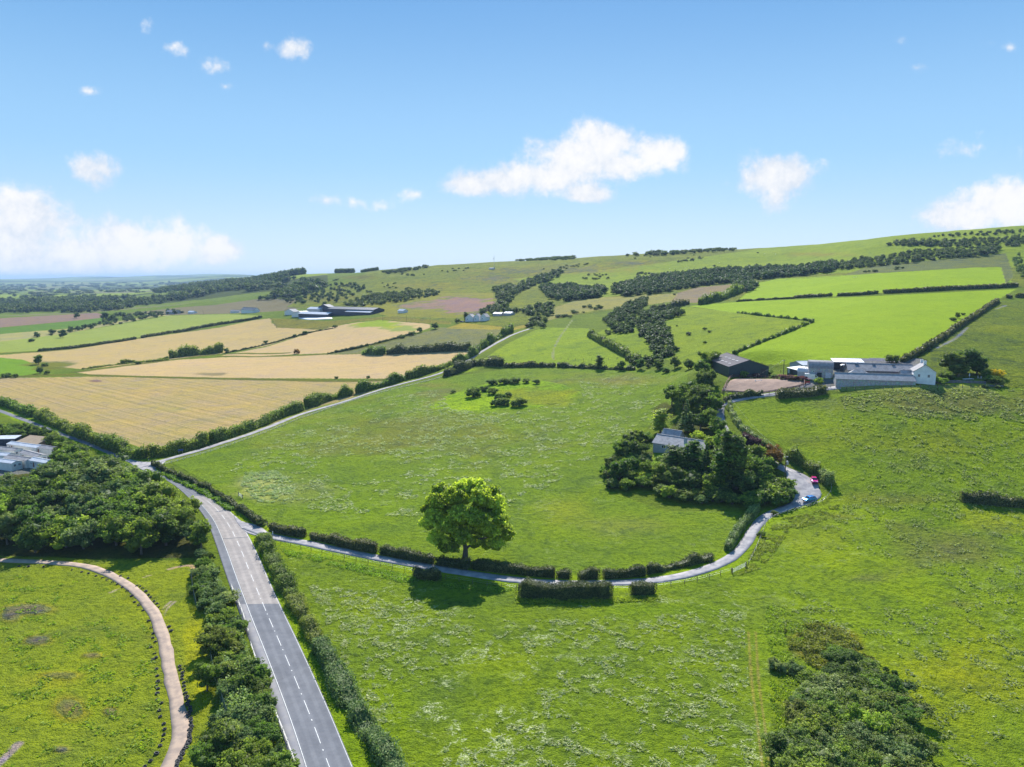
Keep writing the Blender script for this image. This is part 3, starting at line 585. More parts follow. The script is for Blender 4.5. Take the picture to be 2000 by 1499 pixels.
# strip of old pavement along the left side
along(ML, MR, 0.0, tp0, 0.0, 0.215, 'pavement', ASPH_OLD, 0.068, 100)
def path_obj(name, path, wid, mat, lift, wob=0.0): return tag(link(name, ribbon(name, path, wid, mat, lift, wob)), kind='structure')
path_obj('lane', LANE, 3.3, LANEM, 0.09, 0.25)
path_obj('farm_lane', UPLANE, 3.2, LANEM, 0.14, 0.3)
path_obj('dirt_track', TRACK, 2.4, TRKM, 0.07, 0.35)
def poly_sheet(name, poly, mat, lift, step=2.0):
    w_ = smooth_path(poly+[poly[0]], step)[:-1]; c = w_.mean(0); rings = [c+(w_-c)*f for f in np.linspace(1, 0.02, 10)]
    n = len(w_); V = np.vstack([np.column_stack([r, T(r[:, 0], r[:, 1])+lift]) for r in rings]); low = V[:n].copy(); low[:, 2] -= lift+.3; nb = len(V); V = np.vstack([V, low])
    Fq = [(k*n+i, k*n+(i+1) % n, (k+1)*n+(i+1) % n, (k+1)*n+i) for k in range(9) for i in range(n)]+[((i+1) % n, i, nb+i, nb+(i+1) % n) for i in range(n)]
    me = mesh_np(name, V, Fq, mat, True)
    if me.polygons[0].normal.z < 0: me.flip_normals()
    o = link(name, me); o['kind'] = 'structure'; return o
poly_sheet('lay_by', [(1535,915),(1560,928),(1585,945),(1602,958),(1603,972),(1585,982),(1555,992),(1545,985),(1553,970),(1548,955),(1538,940)], LANEM, 0.10)
poly_sheet('lane_mouth', [(455,1005),(470,1018),(500,1026),(520,1038),(525,1050),(505,1048),(480,1040),(462,1020)], LANEM, 0.08)
poly_sheet('farm_lane_mouth', [(235,892),(262,900),(292,903),(322,898),(320,905),(298,918),(285,922),(262,910)], LANEM, 0.08)
SAND = simple('arena_sand', (0.30, 0.21, 0.165), 0.95, spec=.1, scale=0.25, col2=(0.22, 0.155, 0.125), bump=0.2)
poly_sheet('riding_arena_surface', [(1411,764),(1418,752),(1432,742),(1455,740),(1500,741),(1545,743),(1570,745),(1568,752),(1545,758),(1490,768),(1450,767)], SAND, 0.15)

# ------------------------------------------------------------------ foliage
def rand_dirs(n):
    d = RNG.normal(size=(n, 3)); return d/np.linalg.norm(d, axis=1)[:, None]
def quads(c, nrm, size, aspect=1.0):
    n = len(c); t = np.cross(nrm, rand_dirs(n)); t /= np.linalg.norm(t, axis=1)[:, None]+1e-9; b = np.cross(nrm, t)
    s = (size*RNG.uniform(0.55, 1.3, n))[:, None]; t = t*s*0.5; b = b*s*0.5*aspect
    V = np.stack([c-t*1.0-b*0.35, c+t*0.2-b, c+t*1.0+b*0.35, c-t*0.2+b], 1); return V.reshape(-1, 3)
ICO = None
def ico():
    global ICO
    if ICO is None:
        import bmesh
        bm = bmesh.new(); bmesh.ops.create_icosphere(bm, subdivisions=2, radius=1.0)
        bm.verts.ensure_lookup_table(); ICO = (np.array([v.co[:] for v in bm.verts]), np.array([[v.index for v in f.verts] for f in bm.faces])); bm.free()
    return ICO
def leaf_mesh(name, centres, dirs, size, mat, tint, cores=None, up=0.25):
    nrm = dirs*0.75+rand_dirs(len(centres))*0.95+np.array([0, 0, up]); nrm /= np.linalg.norm(nrm, axis=1)[:, None]
    V = quads(centres, nrm, size); nq = len(centres); Fq = np.arange(nq*4).reshape(-1, 4); Ft = None; tv = np.repeat(tint, 4)
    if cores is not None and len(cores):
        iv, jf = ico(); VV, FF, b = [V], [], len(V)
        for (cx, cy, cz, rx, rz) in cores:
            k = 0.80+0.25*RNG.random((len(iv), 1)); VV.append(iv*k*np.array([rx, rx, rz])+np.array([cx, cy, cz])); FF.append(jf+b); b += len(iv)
        V = np.vstack(VV); Ft = np.vstack(FF); tv = np.concatenate([tv, np.full(b-nq*4, 0.05)])  # cores tinted near the dark end: shade inside the crown put into colour
    me = mesh_np(name, V, Fq, mat, False, Ft)
    a = me.attributes.new('tint', 'FLOAT', 'POINT'); a.data.foreach_set('value', tv.astype(np.float32)); return me
def crown_mesh(name, lobes, n, size, mat, sub=9, subr=0.34, fill=1.0, core=0.66):
    """lobes (x,y,z,rx,rz); every lobe carries sub-clumps of leaf blades"""
    L = np.array(lobes, float); w_ = L[:, 3]**2; w_ /= w_.sum(); C, D, Tn = [], [], []
    for li, (cx, cy, cz, rx, rz) in enumerate(L):
        k = max(3, int(sub)); dd = rand_dirs(k*2); dd = dd[np.argsort(-dd[:, 2])][:k] if rz > 0.0 else dd[:k]
        m = max(6, int(n*w_[li]/k)); lt = RNG.uniform(0.1, 0.8)
        for d in dd:
            sc_ = np.array([cx, cy, cz])+d*np.array([rx, rx, rz])*RNG.uniform(0.62, 0.9); r = rx*subr*RNG.uniform(0.7, 1.25)
            e = rand_dirs(m); e[:, 2] = np.where(e[:, 2] < -0.3, -e[:, 2]*0.6, e[:, 2]); q = r*RNG.uniform(0.45, 1.06, (m, 1))**0.6*np.where(RNG.random((m, 1)) < .16, 1.42, 1.0)
            pts = sc_+e*q; K = max(2, m//11); kc = rand_dirs(K); kc[:, 2] = np.where(kc[:, 2] < -.35, -kc[:, 2], kc[:, 2]); kc = sc_+kc*r*RNG.uniform(.75, 1.12, (K, 1)); kd = (kc-sc_)/r
            ki = RNG.integers(0, K, m); onk = RNG.random((m, 1)) < .78      # most blades gather in small tufts
            kt = RNG.uniform(-.38, .38, K); pts = np.where(onk, kc[ki]+rand_dirs(m)*size*RNG.uniform(.2, 1.15, (m, 1)), pts); dr = np.where(onk, kd[ki]*.9+d*.2, e*.8+d*.5)
            C.append(pts); D.append(dr); Tn.append(np.clip(lt+np.where(onk[:, 0], kt[ki], -.15)+RNG.normal(0, .08, m), 0, 1))
    C = np.vstack(C); D = np.vstack(D); Tn = np.concatenate(Tn); lo = L[:, 2].min()-abs(L[:, 4]).max()
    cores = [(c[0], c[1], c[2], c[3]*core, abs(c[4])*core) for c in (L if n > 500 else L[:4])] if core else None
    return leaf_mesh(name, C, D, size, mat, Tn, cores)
def blob_lobes(kind, rs):
    R = random.Random(rs); L = []
    if kind == 'round':
        L.append((0, 0, .52, .28, .32))
        for i in range(15):
            a = i*2.4+R.random()*.6; e = R.uniform(-.95, .95); q = .25
            L.append((math.cos(a)*q*math.sqrt(1-e*e*.8)*R.uniform(.8, 1.25), math.sin(a)*q*math.sqrt(1-e*e*.8)*R.uniform(.8, 1.25), .50+e*.34, R.uniform(.14, .20), R.uniform(.13, .18)))
    elif kind == 'wide':
        L.append((0, 0, .46, .36, .30))
        for i in range(20):
            a = i*2.4; q = R.uniform(.15, .46); L.append((math.cos(a)*q, math.sin(a)*q, .42+R.uniform(-.26, .46)*(1.1-q), R.uniform(.15, .21), R.uniform(.13, .18)))
    elif kind == 'shrub':
        L.append((0, 0, .35, .42, .34))
        for i in range(10):
            a = i*2.4; q = R.uniform(.15, .48); L.append((math.cos(a)*q, math.sin(a)*q, R.uniform(.22, .72)*(1.15-q), R.uniform(.18, .27), R.uniform(.2, .28)))
    elif kind == 'poplar':
        for i in range(13):
            h = .14+i*.065; q = .11*math.sin(min(1, (1.03-h)*2.2)*1.57)+.02; a = R.random()*6.3; L.append((math.cos(a)*.05, math.sin(a)*.05, h, q+.035, .08))
    elif kind == 'conifer':
        for i in range(15):
            h = .10+i*.06; q = (1.02-h)*.27; a = R.random()*6.3; n = 4 if q > .12 else 2
            for j in range(n):
                b = a+j*6.28/n; L.append((math.cos(b)*q*.62, math.sin(b)*q*.62, h+R.uniform(-.02, .02), q*.48+.012, .055))
    return L
SPEC = {'round': (6500, .027, 12), 'wide': (7500, .030, 12), 'shrub': (4600, .044, 11), 'poplar': (4500, .022, 9), 'conifer': (5500, .019, 7),
        'tuft': (420, .13, 5), 'clump': (420, .10, 5)}
CACHE = {}
def crown(kind, var, mat, fine=1.0):
    key = (kind, var, fine); 
    if key not in CACHE:
        base = {'tuft': 'shrub', 'clump': 'round'}.get(kind, kind); n, s, k = SPEC[kind]
        CACHE[key] = crown_mesh(kind+'_crown', blob_lobes(base, var*17+3), int(n*fine), s/math.sqrt(fine), LEAF['mid'], sub=k)
    k2 = key+(mat,)
    if k2 not in CACHE:
        me = CACHE[key].copy(); me.materials.clear(); me.materials.append(LEAF[mat]); CACHE[k2] = me
    return CACHE[k2]
TR = {}
def trunk_mesh(kind):
    if kind not in TR:
        b = MB()
        if kind in ('shrub', 'tuft'):
            for i in range(4): a = i*1.6; b.tube((0, 0, -.15), (math.cos(a)*.16, math.sin(a)*.16, .4), .03, .015, 6)
        elif kind in ('conifer', 'poplar'): b.tube((0, 0, -.08), (0, 0, .85), .022, .006, 7)
        else:
            b.tube((0, 0, -.08), (.01, 0, .34), .032, .022, 8)
            for i in range(5): a = i*1.26; b.tube((.01, 0, .32), (math.cos(a)*.2, math.sin(a)*.2, .62), .016, .006, 6)
        TR[kind] = b.mesh(kind+'_trunk', BARK)
    return TR[kind]
NTREE = [0]
def tree_at(p, kind, h, wf=1.0, mat='mid', label=None, cat='tree', group=None, name=None, fine=1.0, parts=True):
    """p: world point at the trunk foot; h: metres; wf: width factor"""
    NTREE[0] += 1; var = random.randrange(3); rz = random.random()*6.28
    if not name: name = {'conifer': 'conifer_tree', 'poplar': 'poplar_tree', 'shrub': 'bush', 'tuft': 'bush', 'clump': 'tree'}.get(kind, 'broadleaf_tree')
    if parts:
        r = empty(name, p, rz, label, cat, group); link('crown', crown(kind, var, mat, fine), r); link('trunk' if cat == 'tree' else 'stems', trunk_mesh(kind), r)
    else:
        r = tag(link(name, crown(kind, var, mat, fine), None, p), label, cat, group); r.rotation_euler = (0, 0, rz)
    r.scale = (h*wf, h*wf, h); return r
def tree(u, v, kind, h, wf=1.0, mat='mid', label=None, cat='tree', group=None, **k): return tree_at(P(u, v), kind, h, wf, mat, label, cat, group, **k)
def in_poly(px, py, poly):
    c = False
    for k in range(len(poly)):
        (x0, y0), (x1, y1) = poly[k-1], poly[k]
        if (y0 > py) != (y1 > py) and px < (x1-x0)*(py-y0)/(y1-y0)+x0: c = not c
    return c
def scatter(poly, spacing, seed=0, jitter=0.45):
    """points roughly 'spacing' metres apart inside a polygon given in photo points"""
    w_ = hits([p[0] for p in poly], [p[1] for p in poly])[:, :2]; R = random.Random(seed); out = []
    pw = [tuple(q) for q in w_]; x0, y0 = w_.min(0); x1, y1 = w_.max(0); iy = 0; y = y0
    while y < y1:
        x = x0+(spacing/2 if iy % 2 else 0)
        while x < x1:
            px, py = x+R.uniform(-jitter, jitter)*spacing, y+R.uniform(-jitter, jitter)*spacing
            if in_poly(px, py, pw): out.append(Vector((px, py, gz(px, py))))
            x += spacing
        y += spacing*.87; iy += 1
    return out

# ---- hedges: a run of clipped or wild growth along a line of photo points
def hedge(pts, wid, h, label, mat='hedge', wild=0.25, leaf=None, dens=1.0, name='hedge', cat='hedge', group=None, world=None, lump=3.0):
    path = smooth_path(pts, 1.2) if world is None else np.asarray(world); d = np.linalg.norm(np.diff(path, axis=0), axis=1); Ls = np.concatenate([[0], np.cumsum(d)]); L = Ls[-1]
    dist = np.linalg.norm(path.mean(0)); px = dist/F*1.95
    wild = wild+.06
    if leaf is None: leaf = max(0.20, min(1.15*px, 0.45*h+0.25))
    area = L*(wid+2*h); n = int(min(26000, area*2.1*dens/leaf**2)); s0 = random.random()*100
    t = RNG.random(n)*L; side = RNG.random(n)
    prof = lambda tt: 1+wild*1.6*(fbm(tt/lump+s0, tt*0+s0, 7, 2)-0.5)*2
    hh = h*np.clip(prof(t), .25, 2); ww = wid*np.clip(1+(prof(t+50)-1)*.6, .5, 1.7)
    endf = np.clip(np.minimum(t, L-t)/(wid*.8)+.22, 0, 1)**.6; ww = ww*endf; hh = hh*(0.6+0.4*endf)
    fr = side*(1+2*0.8); a = np.where(fr < 1, 0, np.where(fr < 1.8, 1, 2)); q = RNG.random(n)
    off = np.where(a == 0, (q-.5)*ww, np.where(a == 1, -ww/2, ww/2)); zz = np.where(a == 0, hh, hh*q)
    rr = 1-0.25*np.clip(zz/hh, 0, 1)**3; off = off*np.where(a == 0, 0.9, rr)
    off = off+RNG.normal(0, 0.06+.12*wild, n)*wid*.5; zz = zz+RNG.normal(0, .04+.12*wild, n)*h
    ci = np.interp(t, Ls, path[:, 0]); cj = np.interp(t, Ls, path[:, 1]); dx = np.interp(t+.5, Ls, path[:, 0])-np.interp(t-.5, Ls, path[:, 0]); dy = np.interp(t+.5, Ls, path[:, 1])-np.interp(t-.5, Ls, path[:, 1])
    dl = np.hypot(dx, dy)+1e-6; nx, ny = -dy/dl, dx/dl
    X, Y = ci+nx*off, cj+ny*off; Z = T(X, Y)+np.maximum(zz, 0.05)
    dirs = np.stack([np.where(a == 0, 0, np.sign(off))*nx, np.where(a == 0, 0, np.sign(off))*ny, np.where(a == 0, 1.0, 0.25)], 1)
    o0 = Vector((path[len(path)//2][0], path[len(path)//2][1], 0)); o0.z = gz(o0.x, o0.y); oc = np.array(o0)
    tint = np.clip(fbm(t/1.7+s0, zz*1.2, 3, 3)*1.3-.15+RNG.normal(0, .12, n), 0, 1)
    # solid inner body
    m = max(3, int(L/1.5)); ti = np.linspace(wid*.3, max(L-wid*.3, wid*.31), m); cx = np.interp(ti, Ls, path[:, 0]); cy = np.interp(ti, Ls, path[:, 1])
    gx, gy = np.gradient(cx), np.gradient(cy); gl = np.hypot(gx, gy)+1e-6; gx, gy = -gy/gl, gx/gl
    ht = h*np.clip(prof(ti), .25, 2)*.86; wt = wid*.5*.8*np.clip(1+(prof(ti+50)-1)*.6, .5, 1.7); ring = []
    for (fo, fz) in ((-1, -.3), (-1, .6), (-.75, 1), (.75, 1), (1, .6), (1, -.3)):
        xx, yy = cx+gx*wt*fo, cy+gy*wt*fo; ring.append(np.stack([xx, yy, T(xx, yy)+ht*fz], 1))
    ring = np.stack(ring, 1).reshape(-1, 3)
    V = quads(np.stack([X, Y, Z], 1), (lambda q_: q_/np.linalg.norm(q_, axis=1)[:, None])(dirs+rand_dirs(n)*.8), leaf); nb = len(V)
    Fq = np.arange(nb).reshape(-1, 4); i, j = np.meshgrid(np.arange(m-1), np.arange(5), indexing='ij'); b = (nb+i*6+j).ravel(); Fc = np.stack([b, b+1, b+7, b+6], 1)
    e = nb+(m-1)*6; Fe = np.array([[nb, nb+1, nb+4, nb+5], [nb+1, nb+2, nb+3, nb+4], [e, e+1, e+4, e+5], [e+1, e+2, e+3, e+4]])
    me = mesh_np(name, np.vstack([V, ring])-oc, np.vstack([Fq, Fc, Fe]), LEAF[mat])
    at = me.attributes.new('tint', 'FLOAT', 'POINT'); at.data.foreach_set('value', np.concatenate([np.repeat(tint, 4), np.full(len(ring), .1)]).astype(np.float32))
    o = link(name, me, None, o0); tag(o, label, cat, group); return o

def mass(name, pts_h, mat, label, cat='wood', kind='clump', kindtag='stuff', group=None):
    """a far wood that reads as one mass: many crowns merged into one object; pts_h: list of (point, height, widthfactor)"""
    src = [crown(kind, k, 'mid') for k in range(3)]; arr = []
    for me in src:
        V = np.empty(len(me.vertices)*3, np.float32); me.vertices.foreach_get('co', V); nf = len(me.polygons); ls = np.empty(nf, np.int32); lt = np.empty(nf, np.int32); me.polygons.foreach_get('loop_start', ls); me.polygons.foreach_get('loop_total', lt)
        vi = np.empty(len(me.loops), np.int32); me.loops.foreach_get('vertex_index', vi); nq = int((lt == 4).sum()); tv = np.empty(len(me.vertices), np.float32); me.attributes['tint'].data.foreach_get('value', tv)
        arr.append((V.reshape(-1, 3), vi[:nq*4].reshape(-1, 4), vi[nq*4:].reshape(-1, 3), tv))
    VV, Q, TT, TV, b = [], [], [], [], 0; o0 = pts_h[0][0].copy()
    for (p, h, wf) in pts_h:
        V, q, t_, tv = arr[random.randrange(3)]; a = random.random()*6.28; cs, sn = math.cos(a), math.sin(a); s = h*wf; off = random.uniform(-.25, .25)
        VV.append(np.stack([(V[:, 0]*cs-V[:, 1]*sn)*s+p.x-o0.x, (V[:, 0]*sn+V[:, 1]*cs)*s+p.y-o0.y, V[:, 2]*h+p.z-o0.z-(h*.12 if kind == 'clump' else 0)], 1)); Q.append(q+b); TT.append(t_+b); TV.append(np.clip(tv+off, 0, 1)); b += len(V)
    me = mesh_np(name, np.vstack(VV), np.vstack(Q), LEAF[mat], False, np.vstack(TT)); at = me.attributes.new('tint', 'FLOAT', 'POINT'); at.data.foreach_set('value', np.concatenate(TV))
    o = link(name, me, None, o0); tag(o, label, cat, group, kindtag); return o

# ================================================================== the great lone tree
def great_tree():
    base = P(908, 1092); r = empty('oak_tree', base, 0, 'big lone round-crowned tree with bright yellow green leaves beside the lane', 'tree')
    mpp = 0.138; R = random.Random(5); L = []
    def add(u, v, y, rr, rz=None): L.append(((u-908)*mpp, y, (1094-v)*mpp*1.03, rr, rz or rr*.85))
    for (u, v, y, rr) in [(855,985,0,3.3),(890,970,-2,3.4),(920,962,2,3.2),(940,975,-1.5,3.4),(968,990,1,3.0),(975,1010,-3,2.8),(848,1010,-2,3.2),(838,1030,1,2.7),(860,1048,-3,2.9),(870,1072,-1,2.0),(880,1020,-5,3.3),
                          (905,1000,-5,3.6),(935,1005,-6,3.3),(955,1030,-4,3.1),(985,1045,0,2.9),(970,1062,-2,2.6),(950,1072,2,2.4),(990,1060,3,1.9),(890,1050,3,3.0),(925,1045,4,3.2),(905,985,5,4),(875,1000,5,3.8),(945,1000,5,3.8),
                          (915,1030,-1,3.8),(838,1005,2,2.3),(888,1064,-4,1.9),(905,1040,-6,2.8),(880,1074,2,2.4),(928,1066,1,2.6),(890,1055,4,3.2),(940,1050,5,3.0),(960,1012,4,3.2),(862,1028,4,3.0),(860,968,3,2.6),(900,958,0,2.4),(935,958,3,2.4),(958,972,3,2.6)]: add(u, v, y, rr)
    link('crown', crown_mesh('oak_crown', L, 90000, .42, LEAF['oak'], sub=22, subr=.30, core=.66), r)
    b = MB(); b.tube((0, 0, -1), (.2, 0, 3.0), .95, .62, 12); b.tube((.2, 0, 2.9), (-.6, .4, 7), .62, .42, 10); b.tube((.2, 0, 2.8), (3.6, 0.4, 5.4), .42, .26, 8); b.tube((3.6, .4, 5.4), (8.2, 0, 6.4), .26, .12, 8)
    b.tube((-.6, .4, 6.9), (-4.8, -1, 11.2), .34, .14, 8); b.tube((-.6, .4, 6.9), (.5, 1.5, 14), .36, .12, 8); b.tube((.1, .1, 4.5), (4.6, -2, 11.5), .34, .13, 8); b.tube((-.3, .2, 5), (-6.6, 1, 8), .26, .1, 8); b.tube((-.4, .3, 6), (1, -4.5, 10.5), .25, .1, 8)
    b.obj('trunk', BARK, r)
great_tree()

# ================================================================== dense wood left of the main road
WOOD = [(-60,1080),(-60,962),(60,962),(112,955),(122,912),(150,915),(190,933),(240,950),(290,976),(340,1006),(385,1042),(398,1078),(360,1090),(180,1083)]
for i, p in enumerate(sorted(scatter(WOOD, 7.6, 2), key=lambda q: q.y)):
    q = fbm(p.x/22, p.y/22, 77, 2); m = random.choices(['mid', 'dark', 'grey', 'light'], [4, 2.2, 3.2, 0.55])[0]; k = random.choices(['round', 'wide', 'poplar'], [6, 4, .5])[0]
    h = random.uniform(7.5, 11.5)*(0.85+.4*q); tree_at(p, k, h, random.uniform(1.0, 1.4) if k != 'poplar' else 2.0, m, 'leafy tree in the dense wood between caravans, main road and dirt track', group='trees of the dense wood by the main road', fine=1.0)
UP = [(-60,864),(-60,836),(0,842),(60,850),(110,862),(150,884),(175,905),(150,915),(125,912),(118,885),(80,868)]
for p in scatter(UP, 7.5, 5):
    tree_at(p, random.choice(['round', 'wide']), random.uniform(5.5, 7.5), 1.25, random.choice(['mid', 'dark', 'mid']), 'leafy tree in the strip between the caravans and main road', group='trees behind the caravans')
for (u, v, h, m) in [(-5,1030,11,'light'),(270,965,9,'light'),(110,960,8,'light')]:
    tree(u, v, 'wide', h, 1.15, m, {-5: 'yellowish spreading tree at the left end of the dense wood', 270: 'brighter green tree in the wood near the farm lane junction', 110: 'brighter green tree in the wood just below the caravans'}[u])

# ---- thick shrubbery along the left of the main road
SH = [(388,1085),(410,1088),(440,1160),(462,1220),(500,1310),(540,1400),(570,1499),(610,1620),(395,1640),(398,1500),(415,1420),(430,1400),(428,1340),(412,1260),(400,1200),(380,1140)]
NEARB = 'dense roadside bush in the thicket left of the main road'
for i, p in enumerate(sorted(scatter(SH, 3.4, 9), key=lambda q: q.y)):
    m = random.choices(['grey', 'hedge', 'mid', 'dark'], [4, 4, 3, 1])[0]; h = random.uniform(2.4, 4.2)
    tree_at(p, 'shrub', h, random.uniform(.95, 1.3), m, NEARB, 'bush', 'roadside bushes of the thicket', fine=1.3)
for (u, v, h, k, m, l) in [(425,1275,6.5,'wide','hedge','tallest bush-like tree of the thicket, casting a shadow on the grass'), (405,1350,6,'round','mid','tree at the thicket edge casting a spiky shadow by the green fence'), (430,1500,7.5,'round','dark','dark tree at the bottom of the thicket beside the dirt track'), (405,1530,6.5,'round','mid','feathery tree nearest the bend of the dirt track'), (480,1540,6.5,'wide','mid','broad tree at the lower frame edge in the roadside thicket')]:
    tree(u, v, k, h, 1.1, m, l, fine=1.8)
# ---- hedge right of the main road, four runs
for pts, l in [([(512,1052),(530,1092),(550,1130),(572,1170)], 'wild hedge right of the road, top stretch by the lane mouth'), ([(572,1170),(596,1215),(622,1262)], 'wild hedge right of the road beside the end of the pale surfacing'),
               ([(622,1262),(655,1320),(690,1385)], 'leafy wild hedge right of the road, middle dark tarmac stretch'), ([(690,1385),(730,1445),(790,1540)], 'broad wild hedge right of the road at the bottom of the picture')]:
    hedge(pts, 3.3, 1.9, l, 'grey' if pts[0][1] > 1200 else 'hedge', .55, .30, 1.3, lump=4)
# ---- verge hedge from the farm lane down to the lane
hedge([(298,908),(340,930),(400,955),(450,985),(480,1005),(510,1028)], 1.6, 1.7, 'thin dark hedge between the road verge and the central field', 'trim', .35)
hedge([(318,925),(370,950),(420,975),(455,998)], 2.4, .8, 'low rough growth on the verge beside the thin dark hedge', 'weed', .8, name='verge_growth', cat='scrub')
# ---- clipped hedges on the lane
hedge([(527,1036),(560,1043),(597,1049)], 2.4, 2.3, 'dark square-cut hedge next to the lane mouth, first along the lane', 'trim', .10)
hedge([(606,1052),(640,1058),(672,1067),(705,1074),(738,1080)], 2.2, 2.2, 'dark clipped hedge, second along the upper side of the lane', 'trim', .25)
hedge([(742,1081),(790,1090),(832,1098),(850,1101)], 2.2, 2.3, 'dark clipped hedge just before the big lone tree', 'trim', .18)
hedge([(852,1101),(890,1107),(920,1111)], 2.4, 2.0, 'shaded hedge at the foot of the big lone tree', 'trim', .35)
hedge([(922,1110),(970,1116),(1030,1122),(1080,1127),(1082,1127)], 2.0, 2.1, 'low clipped hedge right of the big lone tree', 'trim', .15)
hedge([(1086,1127),(1117,1129)], 2.0, 1.7, 'short end piece of hedge after the big lone tree', 'trim', .2)
hedge([(1128,1130),(1150,1130),(1172,1129)], 2.4, 2.0, 'rounded hedge clump opposite the tallest clipped hedge', 'trim', .35)
hedge([(1176,1129),(1220,1127),(1262,1122)], 2.2, 1.9, 'wavy hedge above the lane behind the tallest clipped hedge', 'trim', .25)
hedge([(1262,1121),(1310,1110),(1392,1092)], 2.3, 1.8, 'hedge rising beside a grass verge towards the lane bend', 'trim', .45)
hedge([(1012,1163),(1060,1166),(1120,1167),(1196,1165)], 2.9, 3.4, 'tall square clipped hedge on the lower side of the lane', 'trim', .08, .24, 1.3)
hedge([(1230,1160),(1256,1159),(1281,1157)], 2.5, 2.5, 'short square hedge block right of the tallest clipped hedge', 'trim', .12)
hedge([(808,1124),(835,1130),(862,1133)], 2.6, 2.0, 'small rounded hedge below the lane left of the tree shadow', 'trim', .3)
hedge([(1420,1078),(1432,1056),(1445,1036),(1462,1016),(1480,998)], 2.2, 2.1, 'long grey hedge on the inner side of the lane bend', 'grey', .25)
for (u, v, h, l) in [(1512,1006,1.8,'small round bush beside the lane below the blue car'),(1486,1048,1.9,'small bush on the outer side of the lane bend'),(512,1026,2.6,'dense bush at the field gate beside the lane mouth')]:
    tree(u, v, 'shrub', h, 1.2, 'hedge', l, 'bush')
# ---- hedge on the right of the upper lane
hedge([(1424,792),(1432,815),(1448,838),(1478,862),(1510,882)], 2.0, 1.9, 'hedge following the upper lane down past the copper tree', 'grey', .3)
hedge([(1535,893),(1562,905),(1590,922),(1600,930)], 3.0, 3.4, 'tall hedge shading the lane beside the red car', 'hedge', .35)
hedge([(1600,930),(1613,938),(1622,952)], 4, 3.2, 'bushy end of the tall hedge beyond the red car', 'grey', .4)
hedge([(1412,788),(1430,779),(1460,775),(1490,772)], 2.2, 2.0, 'hedge below the riding arena beside the lane', 'trim', .35)
hedge([(1514,777),(1550,774),(1585,772),(1614,765)], 4.2, 2.8, 'thick clipped hedge between arena and long white barn', 'trim', .10)
hedge([(1874,979),(1920,983),(1960,987),(2060,994)], 2.6, 2.7, 'isolated dark hedge in the right-hand pasture', 'trim', .35)
# ---- hedgerows round the wheat
hedge([(-60,778),(20,796),(70,815)], 4.5, 4.2, 'tall hedgerow along the main road at the far left of the wheat', 'hedge', .45, lump=7)
hedge([(72,816),(110,832),(150,850),(190,868)], 4.5, 4.4, 'tall hedgerow between road verge and lower left wheat', 'hedge', .5, lump=7)
hedge([(190,868),(230,882),(262,893),(288,896)], 4.5, 4.8, 'tall hedgerow ending at the farm lane corner of the wheat', 'hedge', .5, lump=7)
hedge([(290,895),(330,888),(372,878),(405,868)], 4.5, 4.6, 'tall hedgerow on the farm lane nearest the junction', 'hedge', .45, lump=7)
hedge([(410,867),(450,853),(500,836),(560,812),(590,801)], 4.2, 4.6, 'bushy hedgerow along the lower farm lane beside wheat', 'hedge', .5, lump=8)
hedge([(596,798),(640,783),(690,771)], 5, 6.2, 'tallest thick clump of the farm lane hedgerow', 'hedge', .45, lump=9)
hedge([(694,770),(740,757),(790,743)], 4, 4.3, 'hedgerow along the middle of the farm lane', 'hedge', .6, lump=9)
hedge([(792,742),(850,725),(880,713)], 3.5, 3.6, 'hedgerow beside the second wheat field on the farm lane', 'hedge', .7, lump=9)
hedge([(884,711),(920,698),(950,675),(1000,648)], 4, 4.2, 'hedgerow at the top of the farm lane', 'hedge', .7, lump=9)
hedge([(332,700),(360,696),(400,693),(438,688)], 6, 7, 'row of bushy trees on the boundary between pale wheat fields', 'hedge', .6, lump=9)
hedge([(235,712),(300,705),(330,702)], 3, 2.2, 'sparse low hedge continuing the bushy row in the wheat', 'hedge', .9, lump=9)
hedge([(710,692),(752,693)], 6, 5.5, 'three-lump bush row left of the dark tree line', 'hedge', .8, lump=11)
hedge([(755,692),(800,690),(860,687),(920,684)], 5, 5.5, 'dark bushy row along the top of the long wheat field', 'trim', .4, lump=8)
hedge([(75,687),(140,681),(220,670),(266,663)], 3.2, 2.6, 'dark clipped hedge between yellow-green and wheat fields, lower stretch', 'trim', .12)
hedge([(276,661),(335,651)], 3.4, 3.0, 'short dark hedge between gaps on the wheat boundary', 'trim', .12)
hedge([(338,651),(400,640),(470,629),(512,621)], 3.6, 3.4, 'dark clipped hedge running up to the distant farm', 'trim', .2)
hedge([(440,691),(520,674),(600,652),(650,642)], 2.0, 1.2, 'thin hedge line between two wheat fields', 'trim', .5)
hedge([(160,722),(240,712),(330,703)], 2.5, 1.0, 'grassy ditch growth between wheat fields', 'hedge', .6, name='ditch_growth', cat='scrub')
hedge([(640,692),(700,680),(780,660),(810,652)], 2.6, 1.6, 'low hedge curving above the rough olive field', 'trim', .5)
